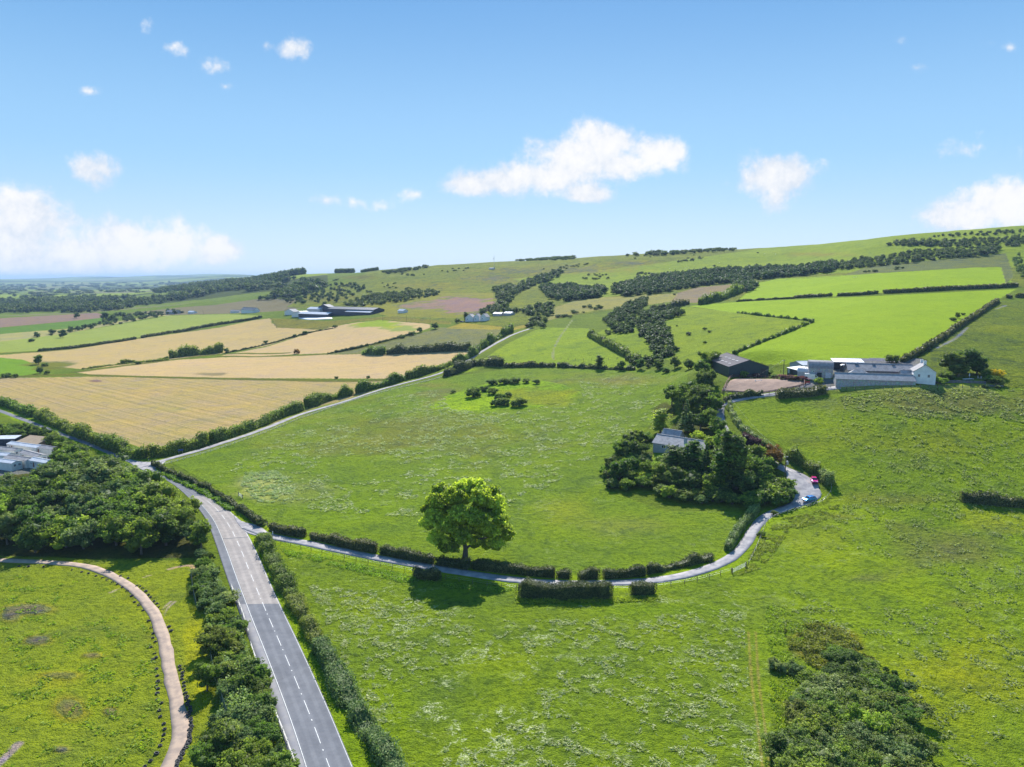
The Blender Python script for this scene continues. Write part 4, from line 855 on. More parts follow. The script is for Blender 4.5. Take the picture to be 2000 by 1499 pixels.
# ---- top of the central field and beyond
hedge([(868,737),(900,725),(925,714),(960,714),(982,717)], 6, 5, 'dark scrubby bank at the top left of the central field', 'trim', .6, lump=8)
hedge([(984,718),(1030,717),(1085,717)], 3.2, 2.8, 'dark hedge along the top of the central field', 'trim', .35)
hedge([(1088,717),(1150,720),(1240,723)], 2.4, 1.8, 'thin straggling hedge on the top edge of the central field', 'trim', .7)
hedge([(1150,656),(1170,667),(1200,684),(1225,697),(1245,710)], 4, 4.2, 'dark hedge slanting down beside the scrubby valley', 'hedge', .4, lump=6)
hedge([(1762,708),(1800,688),(1850,655),(1900,622),(1948,590)], 2.6, 2.4, 'dark hedge climbing the hill behind the farm', 'trim', .25)
hedge([(1438,590),(1500,586),(1548,584),(1550,584)], 2, 1.4, 'thin start of the dark hedge across the hill pasture', 'trim', .4)
hedge([(1550,583),(1590,581),(1626,579)], 3.0, 2.6, 'dark clipped hedge piece across the hill pasture, shortest', 'trim', .08)
hedge([(1635,579),(1680,577),(1716,574)], 3.0, 2.6, 'dark clipped hedge piece between two gaps in hill pasture', 'trim', .08)
hedge([(1724,574),(1800,570),(1900,565),(1988,560)], 3.2, 3.2, 'long dark clipped hedge crossing the hill pasture', 'trim', .08)
hedge([(1965,583),(1977,583)], 3, 3, 'tiny dark hedge block near the hilltop gate', 'trim', .1); hedge([(1984,582),(2040,580)], 3, 3, 'dark hedge at the right edge of the hill', 'trim', .1)
hedge([(1440,612),(1500,619),(1560,625),(1588,629)], 1.2, 1.2, 'wire fence line overgrown with grass across the pasture', 'hedge', .8)
hedge([(1588,629),(1550,645),(1490,668),(1432,694)], 1.8, 1.5, 'rough fence bank dropping towards the dark green barn', 'hedge', .8)
hedge([(1078,580),(1100,570),(1140,575)], 4, 3, 'low scrub line above the tan field', 'trim', .6)
hedge([(1270,608),(1310,602),(1345,594)], 5, 5, 'dark hedge below the brown hill field', 'trim', .4); hedge([(1365,596),(1400,588),(1430,577),(1450,568)], 7, 7, 'row of trees at the corner of the brown hill field', 'hedge', .4, lump=8)

# ================================================================== trees round the cottage
CT = [
 (1385,722,'wide',10,1.0,'mid','broad green tree against the dark green barn'),(1370,735,'round',8,1.1,'mid','tree just below the broad tree by the dark barn'),
 (1378,757,'wide',9,.95,'dark','dense dark round tree at the left end of the arena'),
 (1335,800,'wide',11,1.0,'mid','large leafy tree behind the cottage garden'),(1312,792,'round',10,1.0,'mid','leafy tree left of the large garden tree'),
 (1375,800,'wide',11,1.0,'dark','tall dark tree beside the lane above the cottage'),(1395,810,'round',9,1.0,'mid','tree leaning over the lane above the cottage'),
 (1350,780,'round',11,1.0,'mid','tree at the top of the cottage copse'),
 (1290,845,'poplar',9.5,2.1,'light','pale yellow-green upright tree behind the cottage roof'),
 (1340,845,'conifer',13,1.0,'grey','grey-green layered conifer behind the cottage'),
 (1368,840,'round',9,1.0,'hedge','olive tree behind the cottage chimney'),(1385,838,'round',8,1.0,'mid','tree between cottage chimney and lane'),(1400,850,'round',8.5,1.0,'mid','tree right of the cottage roof beside the lane'),(1365,862,'shrub',5,1.0,'light','pale bush at the right end of the cottage'),
 (1395,875,'shrub',5.5,1.2,'light','light green bushy tree right of the cottage'),
 (1225,885,'round',7.5,1.0,'dark','dark tree left of the cottage'),(1208,900,'round',7,1.0,'mid','leafy tree at the left end of the copse'),(1240,900,'wide',8.5,1.0,'dark','dark spreading tree beside the cottage lawn'),
 (1245,868,'round',6,1.0,'mid','small tree at the left gable of the cottage'),(1262,862,'shrub',4.5,1.2,'mid','bush behind the left gable of the cottage'),(1235,872,'poplar',6,1.8,'dark','small pointed dark tree above the left trees'),
 (1195,920,'round',7,1.0,'hedge','olive-green tree at the tip of the copse'),(1210,935,'wide',7.5,1.1,'mid','broad tree at the lower left edge of the copse'),(1232,932,'round',7,1.1,'mid','tree below the dark spreading tree in the copse'),
 (1262,935,'round',6.5,1.0,'mid','tree in the lower front of the copse'),(1258,905,'shrub',3.5,1.2,'rust','brownish bush beside the cottage lawn'),(1275,925,'shrub',5,1.2,'light','pale olive bush below the cottage lawn'),
 (1290,945,'round',7.5,1.0,'mid','tree at the lower edge below the cottage lawn'),(1315,930,'poplar',10.5,1.9,'dark','tall dark green tree in front of the cottage'),(1330,925,'round',10.5,.95,'mid','tall leafy tree hiding the right half of cottage front'),
 (1350,925,'poplar',11.5,1.7,'mid','slim tall tree in front of the cottage right end'),(1320,955,'round',7.5,1.1,'dark','dark tree on the shaded lower edge of the copse'),(1350,960,'round',8,1.1,'dark','dark tree at the middle of the lower copse edge'),
 (1378,935,'conifer',12,.9,'dark','very dark pointed conifer in the middle of the copse'),(1386,968,'round',7,1.05,'mid','rounded lighter tree on the lower copse edge'),
 (1418,945,'poplar',18,1.15,'hedge','tallest feathery conifer of the copse, brownish green'),(1438,955,'poplar',17.5,1.1,'hedge','tall feathery conifer on the right of the copse'),(1405,960,'poplar',13,1.2,'mid','narrow tall tree at the foot of the tallest conifer'),
 (1465,880,'wide',6.5,1.05,'purple','dark purple copper-leaved tree by the upper lane'),(1512,905,'wide',6.5,.95,'rust','orange-brown tree beside the upper lane'),(1480,905,'round',6.5,1.0,'mid','green tree between the purple and the orange-brown tree'),
 (1500,918,'shrub',4.5,1.1,'mid','bush under the orange-brown tree'),(1450,930,'round',9,1.0,'dark','dark tree left of the lane pole'),(1472,935,'wide',9,1.0,'mid','broad leafy tree left of the lane pole'),(1492,945,'round',8,1.0,'mid','leafy tree just left of the transformer pole'),
 (1458,965,'wide',8,1.0,'dark','dark tree on the lower right of the copse'),(1482,985,'shrub',5.5,1.2,'mid','large bush on the lower right corner of the copse'),(1508,975,'shrub',6.5,1.3,'mid','big leafy bush facing the lay-by'),(1528,960,'shrub',5.5,1.2,'mid','bush beside the foot of the transformer pole'),(1530,978,'shrub',5,1.1,'dark','dark bush on the inner side of the lay-by'),
 (1468,995,'shrub',5,1.1,'mid','bush at the lane edge where copse and hedge meet'),(1425,900,'round',8.5,1.0,'mid','tree behind the tall feathery conifers'),(1410,880,'round',8,1.0,'light','light green tree behind the dark pointed conifer'),(1440,905,'round',7.5,1.0,'light','bright tree left of the purple tree'),(1300,925,'shrub',5,1.0,'grey','greyish shrub below the silver car'),
 (1430,985,'shrub',4.5,1.2,'dark','shaded bush at the lower edge under the tall conifers'),(1408,980,'shrub',4.5,1.2,'dark','shaded dark bush beside the rounded lighter tree'),(1335,978,'shrub',3.5,1.3,'dark','low dark bush in the shade of the copse edge'),
]
for (u, v, k, h, wf, m, l) in CT: tree(u, v, k, h*1.08, wf*1.08, m, l, 'bush' if k == 'shrub' else 'tree', fine=1.0)
for p in scatter([(1185,955),(1180,925),(1230,890),(1262,900),(1300,910),(1400,880),(1500,915),(1530,955),(1525,985),(1480,1000),(1420,990),(1320,980),(1250,958)], 5.2, 44):
    tree_at(p, 'shrub', random.uniform(3.2, 6), random.uniform(1.1, 1.4), random.choice(['mid', 'hedge', 'mid', 'grey', 'light', 'dark']), 'leafy bush filling in between the trees of the cottage copse', 'bush', 'bushes of the cottage copse')
# ---- near thicket, bottom right
NT_ = [(1550,1390),(1600,1320),(1660,1282),(1715,1315),(1745,1372),(1775,1420),(1800,1480),(1820,1560),(1700,1620),(1560,1600),(1535,1480)]
for p in scatter(NT_, 3.2, 21):
    hh = random.uniform(3.2, 5.2); m = random.choices(['grey', 'hedge', 'mid', 'dark'], [3, 3, 2.5, 2.5])[0]
    tree_at(p, 'shrub', hh, random.uniform(1.35, 1.7), m, 'grey-green willowy shrub massed in the near thicket of the pasture', 'bush', 'shrubs of the near pasture thicket', fine=2.2)
for (u, v, h, m, l, wf) in [(1512,1306,2.6,'grey','rounded dark grey bush, first left above the near thicket',1.2),(1528,1312,2.2,'grey','small bush joining the two grey bushes above the thicket',1.1),(1552,1316,2.8,'grey','pale-topped grey bush next to the near thicket',1.2),(1770,1545,4.2,'rust','brown-topped shrub at the foot of the near thicket',1.5),(1690,1440,6,'light','yellowish flowering shrub in the middle of the near thicket',1.1),
    (1730,1312,1.3,'dark','tiny dark bush right of the near thicket top',1),(1748,1318,1.1,'dark','tiniest dark bush right of the near thicket',1)]:
    tree(u, v, 'shrub', h, wf, m, l, 'bush', fine=2.0)
# bracken and weeds
def growth(name, poly, n, size, mat, label, h=.7, seed=1, thr=.40):
    w_ = hits([p[0] for p in poly], [p[1] for p in poly])[:, :2]; pw = [tuple(q) for q in w_]; x0, y0 = w_.min(0); x1, y1 = w_.max(0); g = np.random.default_rng(seed)
    c = g.uniform((x0, y0), (x1, y1), (n*5, 2)); keep = np.array([in_poly(a, b, pw) for a, b in c]); c = c[keep][:n]; f = fbm(c[:, 0]/2.5, c[:, 1]/2.5, seed, 3); k = f > thr; c = c[k]; f = f[k]
    z = T(c[:, 0], c[:, 1])+g.random(len(c))*h*(f-.3)*2.4; o = np.array([c[0, 0], c[0, 1], gz(*c[0])])
    me = leaf_mesh(name, np.column_stack([c, z])-o, rand_dirs(len(c))*.5+np.array([0, 0, .5]), size, LEAF[mat], np.clip((f-.3)*2+g.normal(0, .15, len(c)), 0, 1)); tag(link(name, me, None, Vector(o)), label, 'undergrowth', None, 'stuff')
growth('undergrowth', SH, 42000, .34, 'grey', 'grey-green brambles filling the roadside thicket', 2.2, 13)
growth('undergrowth', NT_, 34000, .34, 'grey', 'grey-green brambles between the shrubs of the near thicket', 1.4, 15, .3)
growth('bracken', [(1530,1230),(1600,1215),(1670,1250),(1720,1300),(1660,1320),(1600,1310),(1545,1280)], 12000, .34, 'bracken', 'olive brown bracken above the near thicket', .8, 3)
growth('weeds', [(1498,1180),(1560,1205),(1620,1235),(1560,1270),(1520,1300),(1560,1330),(1545,1400),(1530,1520),(1512,1530),(1520,1420),(1500,1360),(1512,1290),(1490,1230)], 9000, .28, 'weed', 'bright green nettles and weeds beside the wheel tracks', .5, 5, .47)
growth('weeds', [(545,1072),(640,1090),(800,1125),(860,1140),(1000,1150),(1000,1160),(790,1140),(560,1085)], 7000, .3, 'weed', 'tall grass along the lane fence', .6, 6)
growth('weeds', [(1440,1125),(1480,1060),(1520,1015),(1640,985),(1630,1010),(1540,1040),(1490,1110)], 9000, .32, 'hedge', 'rough tussocks outside the lane bend', .5, 8)
growth('weeds', [(1005,1148),(1008,1180),(1290,1176),(1290,1165),(1015,1170)], 4000, .28, 'weed', 'tall grass at the foot of the tallest clipped hedge', .6, 8)

# ================================================================== mound bushes, field trees
for (u, v, h, wf, m, l) in [(924,776,5.2,1.1,'dark','isolated dark bush left on the mound'),(945,765,3,1.3,'dark','small bush at the top of the mound'),(962,752,3.2,1.4,'dark','low dark bush on the upper mound'),(985,750,3.5,1.4,'dark','dark gorse bush on the mound top'),(1005,749,3.5,1.4,'dark','wide dark gorse bush on the upper right of the mound'),(1048,750,2.6,1.2,'dark','small separate bush on the right of the mound'),(1028,748,2.6,1.4,'dark','low dark bush between two gorse bushes'),
        (962,770,3.6,1.2,'dark','dark bush in the middle of the mound'),(975,782,3.6,1.1,'dark','dark bush on the front of the mound'),(985,792,3.8,1.2,'dark','dark bush at the foot of the mound'),(968,793,3.4,1.1,'dark','lowest left bush of the mound clump'),(1005,795,3.2,1.1,'dark','round bush right of the mound foot clump'),(1016,793,4.2,1.1,'hedge','large round bush at the lower right of the mound'),(992,775,2.6,1.2,'dark','small dark bush above the mound foot clump'),(885,768,1.6,1.4,'dark','tiny flat bush on the left tail of the mound')]:
    tree(u, v, 'shrub', h*1.35, wf*1.1, m, l, 'bush')
for (u, v, k, h, wf, m, l) in [(1171,721,'poplar',9,1.9,'hedge','slim upright tree on the top edge of the central field'),(1214,723,'round',6.2,1.15,'mid','round dark tree standing on the top edge of the central field'),(1250,722,'round',7,1.1,'mid','tree at the foot of the slanting hedge'),(1152,716,'shrub',2.6,1,'dark','tiny bush left of the slim upright tree'),
        (1285,722,'round',6.5,1.3,'dark','dark tree at the bottom of the scrubby valley'),(1318,720,'round',7.5,1.2,'dark','larger dark tree in the row beside the valley foot'),(1345,722,'round',7.5,1.1,'dark','dark tree left of the broad tree by the barn'),(1300,728,'shrub',4,1.3,'mid','bush in front of the valley foot trees'),(1365,728,'round',6,1.2,'mid','tree close to the left corner of the barn'),
        (1376,645,'shrub',2.6,1.2,'dark','upper lone bush in the green pasture'),(1377,671,'shrub',2,1.2,'dark','lower lone bush in the green pasture'),(1322,638,'shrub',1.6,1,'dark','tiny lone bush near the valley scrub'),
        (1743,709,'shrub',5,1.2,'dark','dark bush behind the white farmhouse roofs'),(1870,622,'round',4,1.2,'dark','small dark tree beside the climbing hedge'),(1862,627,'shrub',3,1.3,'dark','bush beside the small dark hedge tree'),(1881,616,'shrub',2,1.3,'hedge','low scrub by the climbing hedge'),
        (75,712,'round',9,1.2,'mid','bushy tree beside the small green field'),(88,716,'shrub',4,1.4,'mid','bush right of the bushy tree by the green field'),(78,730,'round',7,1.0,'hedge','thin tree at the corner of the small green field'),(92,731,'shrub',4,1,'hedge','thin bush at the corner of the small green field'),(12,738,'shrub',4.5,1.5,'hedge','bushes at the left frame edge beside the green field'),(30,738,'shrub',4,1.2,'hedge','small bush next to the bushes at the frame edge'),
        (123,660,'round',11,1.2,'dark','dark round tree on the yellow-green field edge'),(61,668,'shrub',5,1.4,'dark','low tree pair below the pale strip field'),(150,622,'round',12,1.2,'dark','dark tree on the pinkish far field edge'),(207,627,'round',16,1.3,'dark','large tree at the end of the far green field'),(220,628,'round',13,1.2,'dark','second tree at the end of the far green field'),
        (519,671,'shrub',4,1.2,'dark','small round bush on the line between wheat fields'),(576,659,'shrub',4.5,1.2,'dark','round bush in the upper wheat boundary'),(596,654,'shrub',5.5,1.3,'dark','wider bush in the upper wheat boundary'),(654,641,'shrub',5,1.2,'dark','small tree near the top wheat boundary'),(580,691,'shrub',5.5,1.1,'rust','reddish bush above the long wheat field'),(657,740,'shrub',2.2,1.3,'dark','tiny bush on the grass strip between wheat fields'),(719,739,'shrub',2.2,1.2,'dark','tiniest bush on the grass strip between wheat fields'),
        (443,689,'round',6,1.2,'dark','round tree at the end of the bushy row in the wheat'),(270,712,'shrub',3.5,1.5,'dark','small bush in the sparse hedge of the wheat'),
        (820,650,'round',7,1.2,'dark','dark tree left of the white cottages lane'),(850,643,'round',8.5,1.25,'dark','large dark tree below the white cottages'),(806,655,'shrub',4.5,1.4,'hedge','pale bush on the curve below the cottages'),(786,661,'shrub',4,1.3,'hedge','small pale bush further down the curve'),
        (910,627,'poplar',10,1.7,'dark','tall tree at the left of the white cottages'),(893,632,'round',7,1.2,'dark','low tree left of the white cottages')]:
    tree(u, v, k, h, wf, m, l, 'bush' if k == 'shrub' else 'tree')
for i, (u, v, w_) in enumerate([(1160,706,0),(1060,670,0),(1088,702,0),(1190,697,0),(1010,690,0)]): pass
# farm garden trees
for (u, v, k, h, wf, m, l) in [(1858,730,'round',10,1.3,'dark','left tree of the big dark clump beside the farmhouse'),(1885,730,'round',11.5,1.35,'dark','central tree of the big dark clump beside the farmhouse'),(1908,731,'round',9.5,1.3,'dark','right tree of the big dark clump beside the farmhouse'),(1872,736,'round',8,1.4,'dark','front tree of the big dark clump on the lawn edge'),
        (1850,742,'shrub',5,1.3,'dark','dark bush in front of the big garden clump'),(1837,750,'shrub',3.5,1.5,'light','mixed flowering bush beside the farmhouse wall'),(1822,745,'shrub',2,1.2,'purple','small dark shrub at the farmhouse corner'),(1925,738,'shrub',4.5,1.2,'mid','green bush between the dark clump and yellow bush'),(1944,735,'shrub',4.5,1.4,'dark','dark bush at the far side of the farm garden'),
        (1942,738,'shrub',4.8,1.5,'yellow','bright yellow bush at the end of the farm garden'),(1936,748,'shrub',4.2,1.5,'mid','round green bush in front of the bright yellow bush'),(1949,752,'shrub',3.5,1.2,'hedge','darker bush at the outer corner of the farm garden'),(1924,757,'shrub',1.8,1.5,'grey','low grey shrub outside the garden wall'),(1948,758,'shrub',1.5,1.6,'grey','lowest grey shrub at the fence end'),
        (1599,752,'round',4.2,1.3,'light','small lollipop tree beside the white van'),(1452,738,'shrub',4.2,.9,'mid','upright green bush at the back rail of the arena'),(1479,738,'shrub',2.8,1.4,'purple','dark reddish bush at the back of the arena'),(1502,733,'shrub',3.6,1.3,'mid','green bush at the right corner of the dark barn'),
        (1512,740,'shrub',2.6,1.5,'dark','dark shrub in the arena back border'),(1530,741,'shrub',2.8,1.6,'pink','reddish shrub in the arena back border'),(1545,742,'shrub',2.8,1.6,'pink','dusky pink shrub in the arena back border'),(1556,743,'shrub',2.4,1.3,'purple','dark red shrub near the arena corner'),(1567,743,'shrub',2.6,1.3,'pink','pink flowering shrub beside the white van')]:
    tree(u, v, k, h, wf, m, l, 'bush' if k == 'shrub' else 'tree')

# ================================================================== woods on the hillside
def massof(name, polys, sp_, hr, mat, label, seed, kind='clump', dens=.85, wf=(1.1, 1.5)):
    L = []
    for q, poly in enumerate(polys):
        for p in scatter(poly, sp_, seed+q):
            if random.random() < dens and (sp_ < 20 or fbm(p.x/150, p.y/150, seed, 3) > .42): L.append((p, random.uniform(*hr)*(.6+.8*fbm(p.x/60, p.y/60, 5, 2)), random.uniform(*wf)))
    a = np.array([p[:] for p, _, _ in L]); uu, vv = proj(a[:, 0], a[:, 1], a[:, 2]+6); h_ = hits(uu, vv); r0 = np.hypot(a[:, 0], a[:, 1])
    L = [q for q, hh, r in zip(L, h_, r0) if math.hypot(hh[0], hh[1]) > r*.93 and r < math.hypot(hh[0], hh[1])*1.9]; print(name, label, len(L))
    if L: return mass(name, L, 'wood' if mat == 'dark' else mat, label, kind=kind)
HILLTREE = 'dark tree in the long wooded band climbing the hillside'
def woodband(polys, sp, hr, label, group, mats=('dark', 'dark', 'mid'), seed=1, cat='tree', k='clump', name='tree', dens=.78, wf=(1.0, 1.35)):
    for q, poly in enumerate(polys):
        for p in scatter(poly, sp, seed+q):
            if random.random() > dens: continue
            tree_at(p, k, random.uniform(*hr), random.uniform(*wf), random.choice(mats), label, cat, group, name=name, parts=False)
# scrubby valley in the middle distance
massof('scrub', [[(1175,632),(1200,610),(1240,590),(1265,583),(1262,595),(1250,612),(1225,625),(1195,640)], [(1172,655),(1195,645),(1240,625),(1290,620),(1300,640),(1312,665),(1325,690),(1300,702),(1272,690),(1262,668),(1245,652),(1200,655)],
          [(1240,612),(1330,600),(1335,615),(1300,628),(1250,622)], [(1215,690),(1260,705),(1300,705),(1290,722),(1235,716)]],
         5.6, (3.4, 6.4), 'dark', 'dark scrub filling the small valley left of the green pasture', 31, dens=.85)
# band across the hill
B1 = [[(1055,565),(1100,560),(1180,565),(1178,580),(1110,590),(1075,585)], [(1195,575),(1205,558),(1250,548),(1330,538),(1400,532),(1500,525),(1560,522),(1640,516),(1640,530),(1560,540),(1500,545),(1440,550),(1360,562),(1280,575),(1230,580)],
      [(1430,552),(1470,548),(1480,562),(1465,572),(1440,570)]]
massof('woodland', B1, 8.2, (6.5, 10), 'dark', 'long band of dark trees climbing the hillside above the pastures', 51, dens=.9)
B2 = [[(1640,514),(1700,505),(1760,497),(1850,490),(1950,485),(1955,497),(1850,507),(1740,519),(1640,530)], [(1730,479),(1780,472),(1860,473),(1950,466),(2060,462),(2060,483),(1960,482),(1850,484),(1760,482)]]
massof('woodland', B2, 8.2, (5.5, 8), 'dark', 'upper band of dark trees near the hilltop at the right', 61, dens=.9)
massof('scrub', [[(1800,464),(1860,459),(1940,453),(2060,448),(2060,456),(1950,460),(1880,463)]], 12, (5, 7), 'dark', 'dark bushes on the skyline above the hill farm', 71)
woodband([[(1978,500),(1992,500),(2002,545),(1990,545)]], 9, (5, 7), 'dark tree in the short row beside the hill track', 'trees of the short track row', ('dark',), 73)
# small clumps on the slope
sl = []
for (u, v, n) in [(1165,538,7),(1178,545,4),(1258,535,8),(1277,537,3),(1350,508,10),(1370,504,6),(1330,511,6),(1155,545,3),(1145,518,5),(1100,523,6),(1070,528,3),(1125,521,4),(760,555,5),(765,562,4),(720,572,4),(798,565,4),(870,530,6),(900,527,6),(790,538,6),(815,538,5),(1145,600,6),(1160,603,8),(1130,612,6),(1100,620,8),(1290,500,4),(1750,527,4),(1705,531,5),(680,560,5),(660,548,6),(620,552,6)]:
    for j in range(n): sl.append((u+random.gauss(0, 9), v+random.gauss(0, 1.3)))
for (u, v) in [(1345,505),(1395,521),(1280,565),(1317,577),(1385,650),(1345,655),(1320,565),(1150,560),(1240,560),(1480,495),(1355,499),(1270,503),(1240,506),(1060,552),(1046,553)]:
    sl.append((u, v))
mass('gorse', [(Vector(q), random.uniform(2, 4.2), 1.5) for q in hits([a[0] for a in sl], [a[1] for a in sl])], 'wood', 'low dark gorse scattered over the open hill pasture', 'scrub', 'tuft')
for (poly_, gap_, hr_, lab_, grp_) in [
    ([(962,565),(1010,556),(1040,545),(1100,530),(1105,536),(1040,560),(1010,575),(985,605),(965,612),(975,590)], 11, (6, 10), 'tree of the wooded gully running up behind the white cottages', 'trees of the cottage gully'),
    ([(672,595),(720,580),(800,573),(850,570),(855,578),(790,590),(740,597),(690,600)], 11, (6, 9), 'tree of the belt above the pinkish field', 'trees of the belt above the pink field'),
    ([(935,610),(970,600),(1000,610),(1080,595),(1085,612),(1060,625),(1020,612),(940,618)], 10, (5, 8), 'tree in the cluster right of the white cottages', 'trees beside the white cottages'),
    ([(1025,632),(1040,625),(1070,628),(1060,642),(1030,642)], 7, (4, 6), 'tree at the top end of the farm lane', 'trees at the farm lane end')]:
    massof('trees', [poly_], gap_, hr_, 'dark', lab_, 81)
# far woods that read as one mass each
massof('woodland', [[(-200,622),(-200,600),(0,590),(120,585),(230,583),(350,572),(430,566),(500,560),(560,562),(610,572),(600,582),(510,588),(440,592),(400,600),(330,604),(300,612),(200,612),(100,610),(0,616)]], 22, (13, 20), 'dark', 'dark wood stretching across the valley below the far farms', 91)
massof('woodland', [[(300,572),(330,565),(400,557),(480,549),(560,545),(600,548),(640,556),(620,572),(560,565),(500,563),(430,570),(330,583)]], 24, (13, 20), 'dark', 'dark wood covering the shoulder of the hill', 95)
massof('scrub', [[(560,580),(620,560),(700,555),(700,563),(640,585),(600,595),(560,595)], [(640,600),(680,585),(720,565),(712,560),(660,575),(620,592)]], 18, (5, 9), 'dark', 'patchy scrub on the slope behind the distant farm', 99, dens=.6)
for (u0, u1, hh_, lab) in [(507, 593, 25, 'flat-topped conifer plantation on the skyline'), (656, 690, 16, 'small dark plantation on the skyline right of the larger one'), (706, 738, 11, 'low dark wedge of trees on the skyline beyond the small plantation')]:
    Lp = []
    for u in np.arange(u0, u1, 2.6):
        c_ = next((q_ for q_ in (P(u, v_) for v_ in np.arange(522, 570, 1.5)) if q_.length < 3300), P(u, 560))
        for k in range(3):
            q = Vector((c_.x*(1+.008*k), c_.y*(1+.008*k), 0)); q.z = c_.z-1; Lp.append((q, hh_*random.uniform(.92, 1.05), .8))
    mass('plantation', Lp, 'wood', lab)
massof('scrub', [[(745,533),(770,531),(790,527),(832,522),(832,526),(795,532),(760,536)], [(1000,510),(1050,506),(1120,505),(1120,508),(1050,510)], [(1210,502),(1260,497),(1375,490),(1440,488),(1440,491),(1375,494),(1265,501)]], 14, (5, 8), 'dark', 'dark heathery scrub along the skyline of the ridge', 105, kind='tuft', dens=.8)
massof('scrub', [[(-200,559),(0,556),(300,552),(460,548),(460,552),(300,560),(0,566),(-200,572)]], 160, (14, 24), 'dark', 'far hedges and copses of the hazy plain', 107, dens=.7, wf=(1.5, 5))
massof('scrub', [[(-200,590),(-200,565),(0,562),(300,560),(450,556),(300,572),(120,580),(0,585)]], 75, (10, 16), 'dark', 'hedges and copses of the middle plain', 109, dens=.33, wf=(1.2, 5))
massof('hedgerows', [[(230,618),(330,608),(360,612),(300,622),(200,640),(60,662),(50,660),(190,636)]], 14, (5, 9), 'dark', 'broken hedgerow above the yellow-green field', 111, dens=.5)

# ================================================================== tufts standing in the pastures
def tufts(name, label, poly, n, mat, blade, h, fine_s, fine_thr, broad_s, broad_thr, seed, flat=.5, aspect=.22):
    w_ = hits([p[0] for p in poly], [p[1] for p in poly])[:, :2]; pw = w_; x0, y0 = w_.min(0); x1, y1 = w_.max(0); g = np.random.default_rng(seed); c = g.uniform((x0, y0), (x1, y1), (n*14, 2))
    ins = np.zeros(len(c), bool)
    for k in range(len(pw)):
        (ax, ay), (bx_, by) = pw[k-1], pw[k]
        if ay != by: ins ^= ((ay > c[:, 1]) != (by > c[:, 1])) & (c[:, 0] < (bx_-ax)*(c[:, 1]-ay)/(by-ay)+ax)
    c = c[ins]; f = fbm(c[:, 0]/fine_s, c[:, 1]/fine_s, seed, 3); b = fbm(c[:, 0]/broad_s, c[:, 1]/broad_s, seed+9, 3); k = (f > fine_thr-.22*(b-broad_thr)) & (b > broad_thr-.12); c, f = c[k][:n], f[k][:n]; m = len(c)
    d = rand_dirs(m); d[:, 2] = np.abs(d[:, 2])*(1-flat); ctr = np.column_stack([c, T(c[:, 0], c[:, 1])+g.random(m)*h]); o = np.array([c[0, 0], c[0, 1], gz(*c[0])])
    t = rand_dirs(m)*[1, 1, .25]; t[:, 0] *= 1.6; t /= np.linalg.norm(t, axis=1)[:, None]; bb = np.cross(t, rand_dirs(m)+[0, 0, .6]); bb /= np.linalg.norm(bb, axis=1)[:, None]; s_ = (blade*g.uniform(.5, 1.4, m))[:, None]
    V = np.stack([ctr-t*s_*.5-o, ctr-bb*s_*aspect*.5-o, ctr+t*s_*.5-o, ctr+bb*s_*aspect*.5-o], 1).reshape(-1, 3); me = mesh_np(name, V, np.arange(m*4).reshape(-1, 4), LEAF[mat])
    a = me.attributes.new('tint', 'FLOAT', 'POINT'); a.data.foreach_set('value', np.repeat(np.clip(g.normal(.5, .3, m), 0, 1), 4).astype(np.float32)); tag(link(name, me, None, Vector(o)), label, 'grass', None, 'stuff'); print(name, m)
tufts('dry_grass', 'pale laid grass tufts in the near pasture between road and thicket', [(600,1140),(800,1170),(1000,1215),(1300,1200),(1450,1190),(1480,1530),(900,1560),(720,1400)], 20000, 'straw', .60, .30, 1.5, .61, 16, .50, 201)
tufts('dry_grass', 'pale seeding grass drifts across the central field', [(420,930),(560,850),(760,775),(860,760),(880,800),(1000,808),(1140,780),(1130,745),(1330,735),(1250,830),(1150,900),(1000,990),(800,1010),(620,1000)], 26000, 'straw', 1.1, .4, 3.0, .61, 30, .50, 207)
tufts('dry_grass', 'dense pale grass patch at the left of the central field', [(480,925),(540,920),(580,950),(560,985),(510,985),(470,950)], 5000, 'straw', 1.0, .4, 2.2, .50, 30, .40, 209)
tufts('rushes', 'grey-green rush tussocks dotted over the right pasture', [(1480,1130),(1640,1000),(1700,900),(1500,820),(1700,800),(2050,800),(2050,1499),(1880,1499),(1700,1280),(1520,1230)], 17000, 'rush', .50, .50, 1.9, .655, 24, .48, 211, .2, .5)
tufts('rushes', 'grey-green rush patches at the far end of the right pasture', [(1640,775),(1960,762),(2050,765),(2050,830),(1800,820),(1650,800)], 9000, 'rush', .7, .4, 3, .52, 20, .45, 213, .2, .5)
tufts('rough_grass', 'rough grass tufts in the field inside the dirt track', [(-20,1120),(200,1140),(290,1230),(310,1330),(320,1420),(280,1530),(-20,1530)], 4500, 'weed', .5, .3, 2.2, .62, 14, .50, 215, .3, .4)

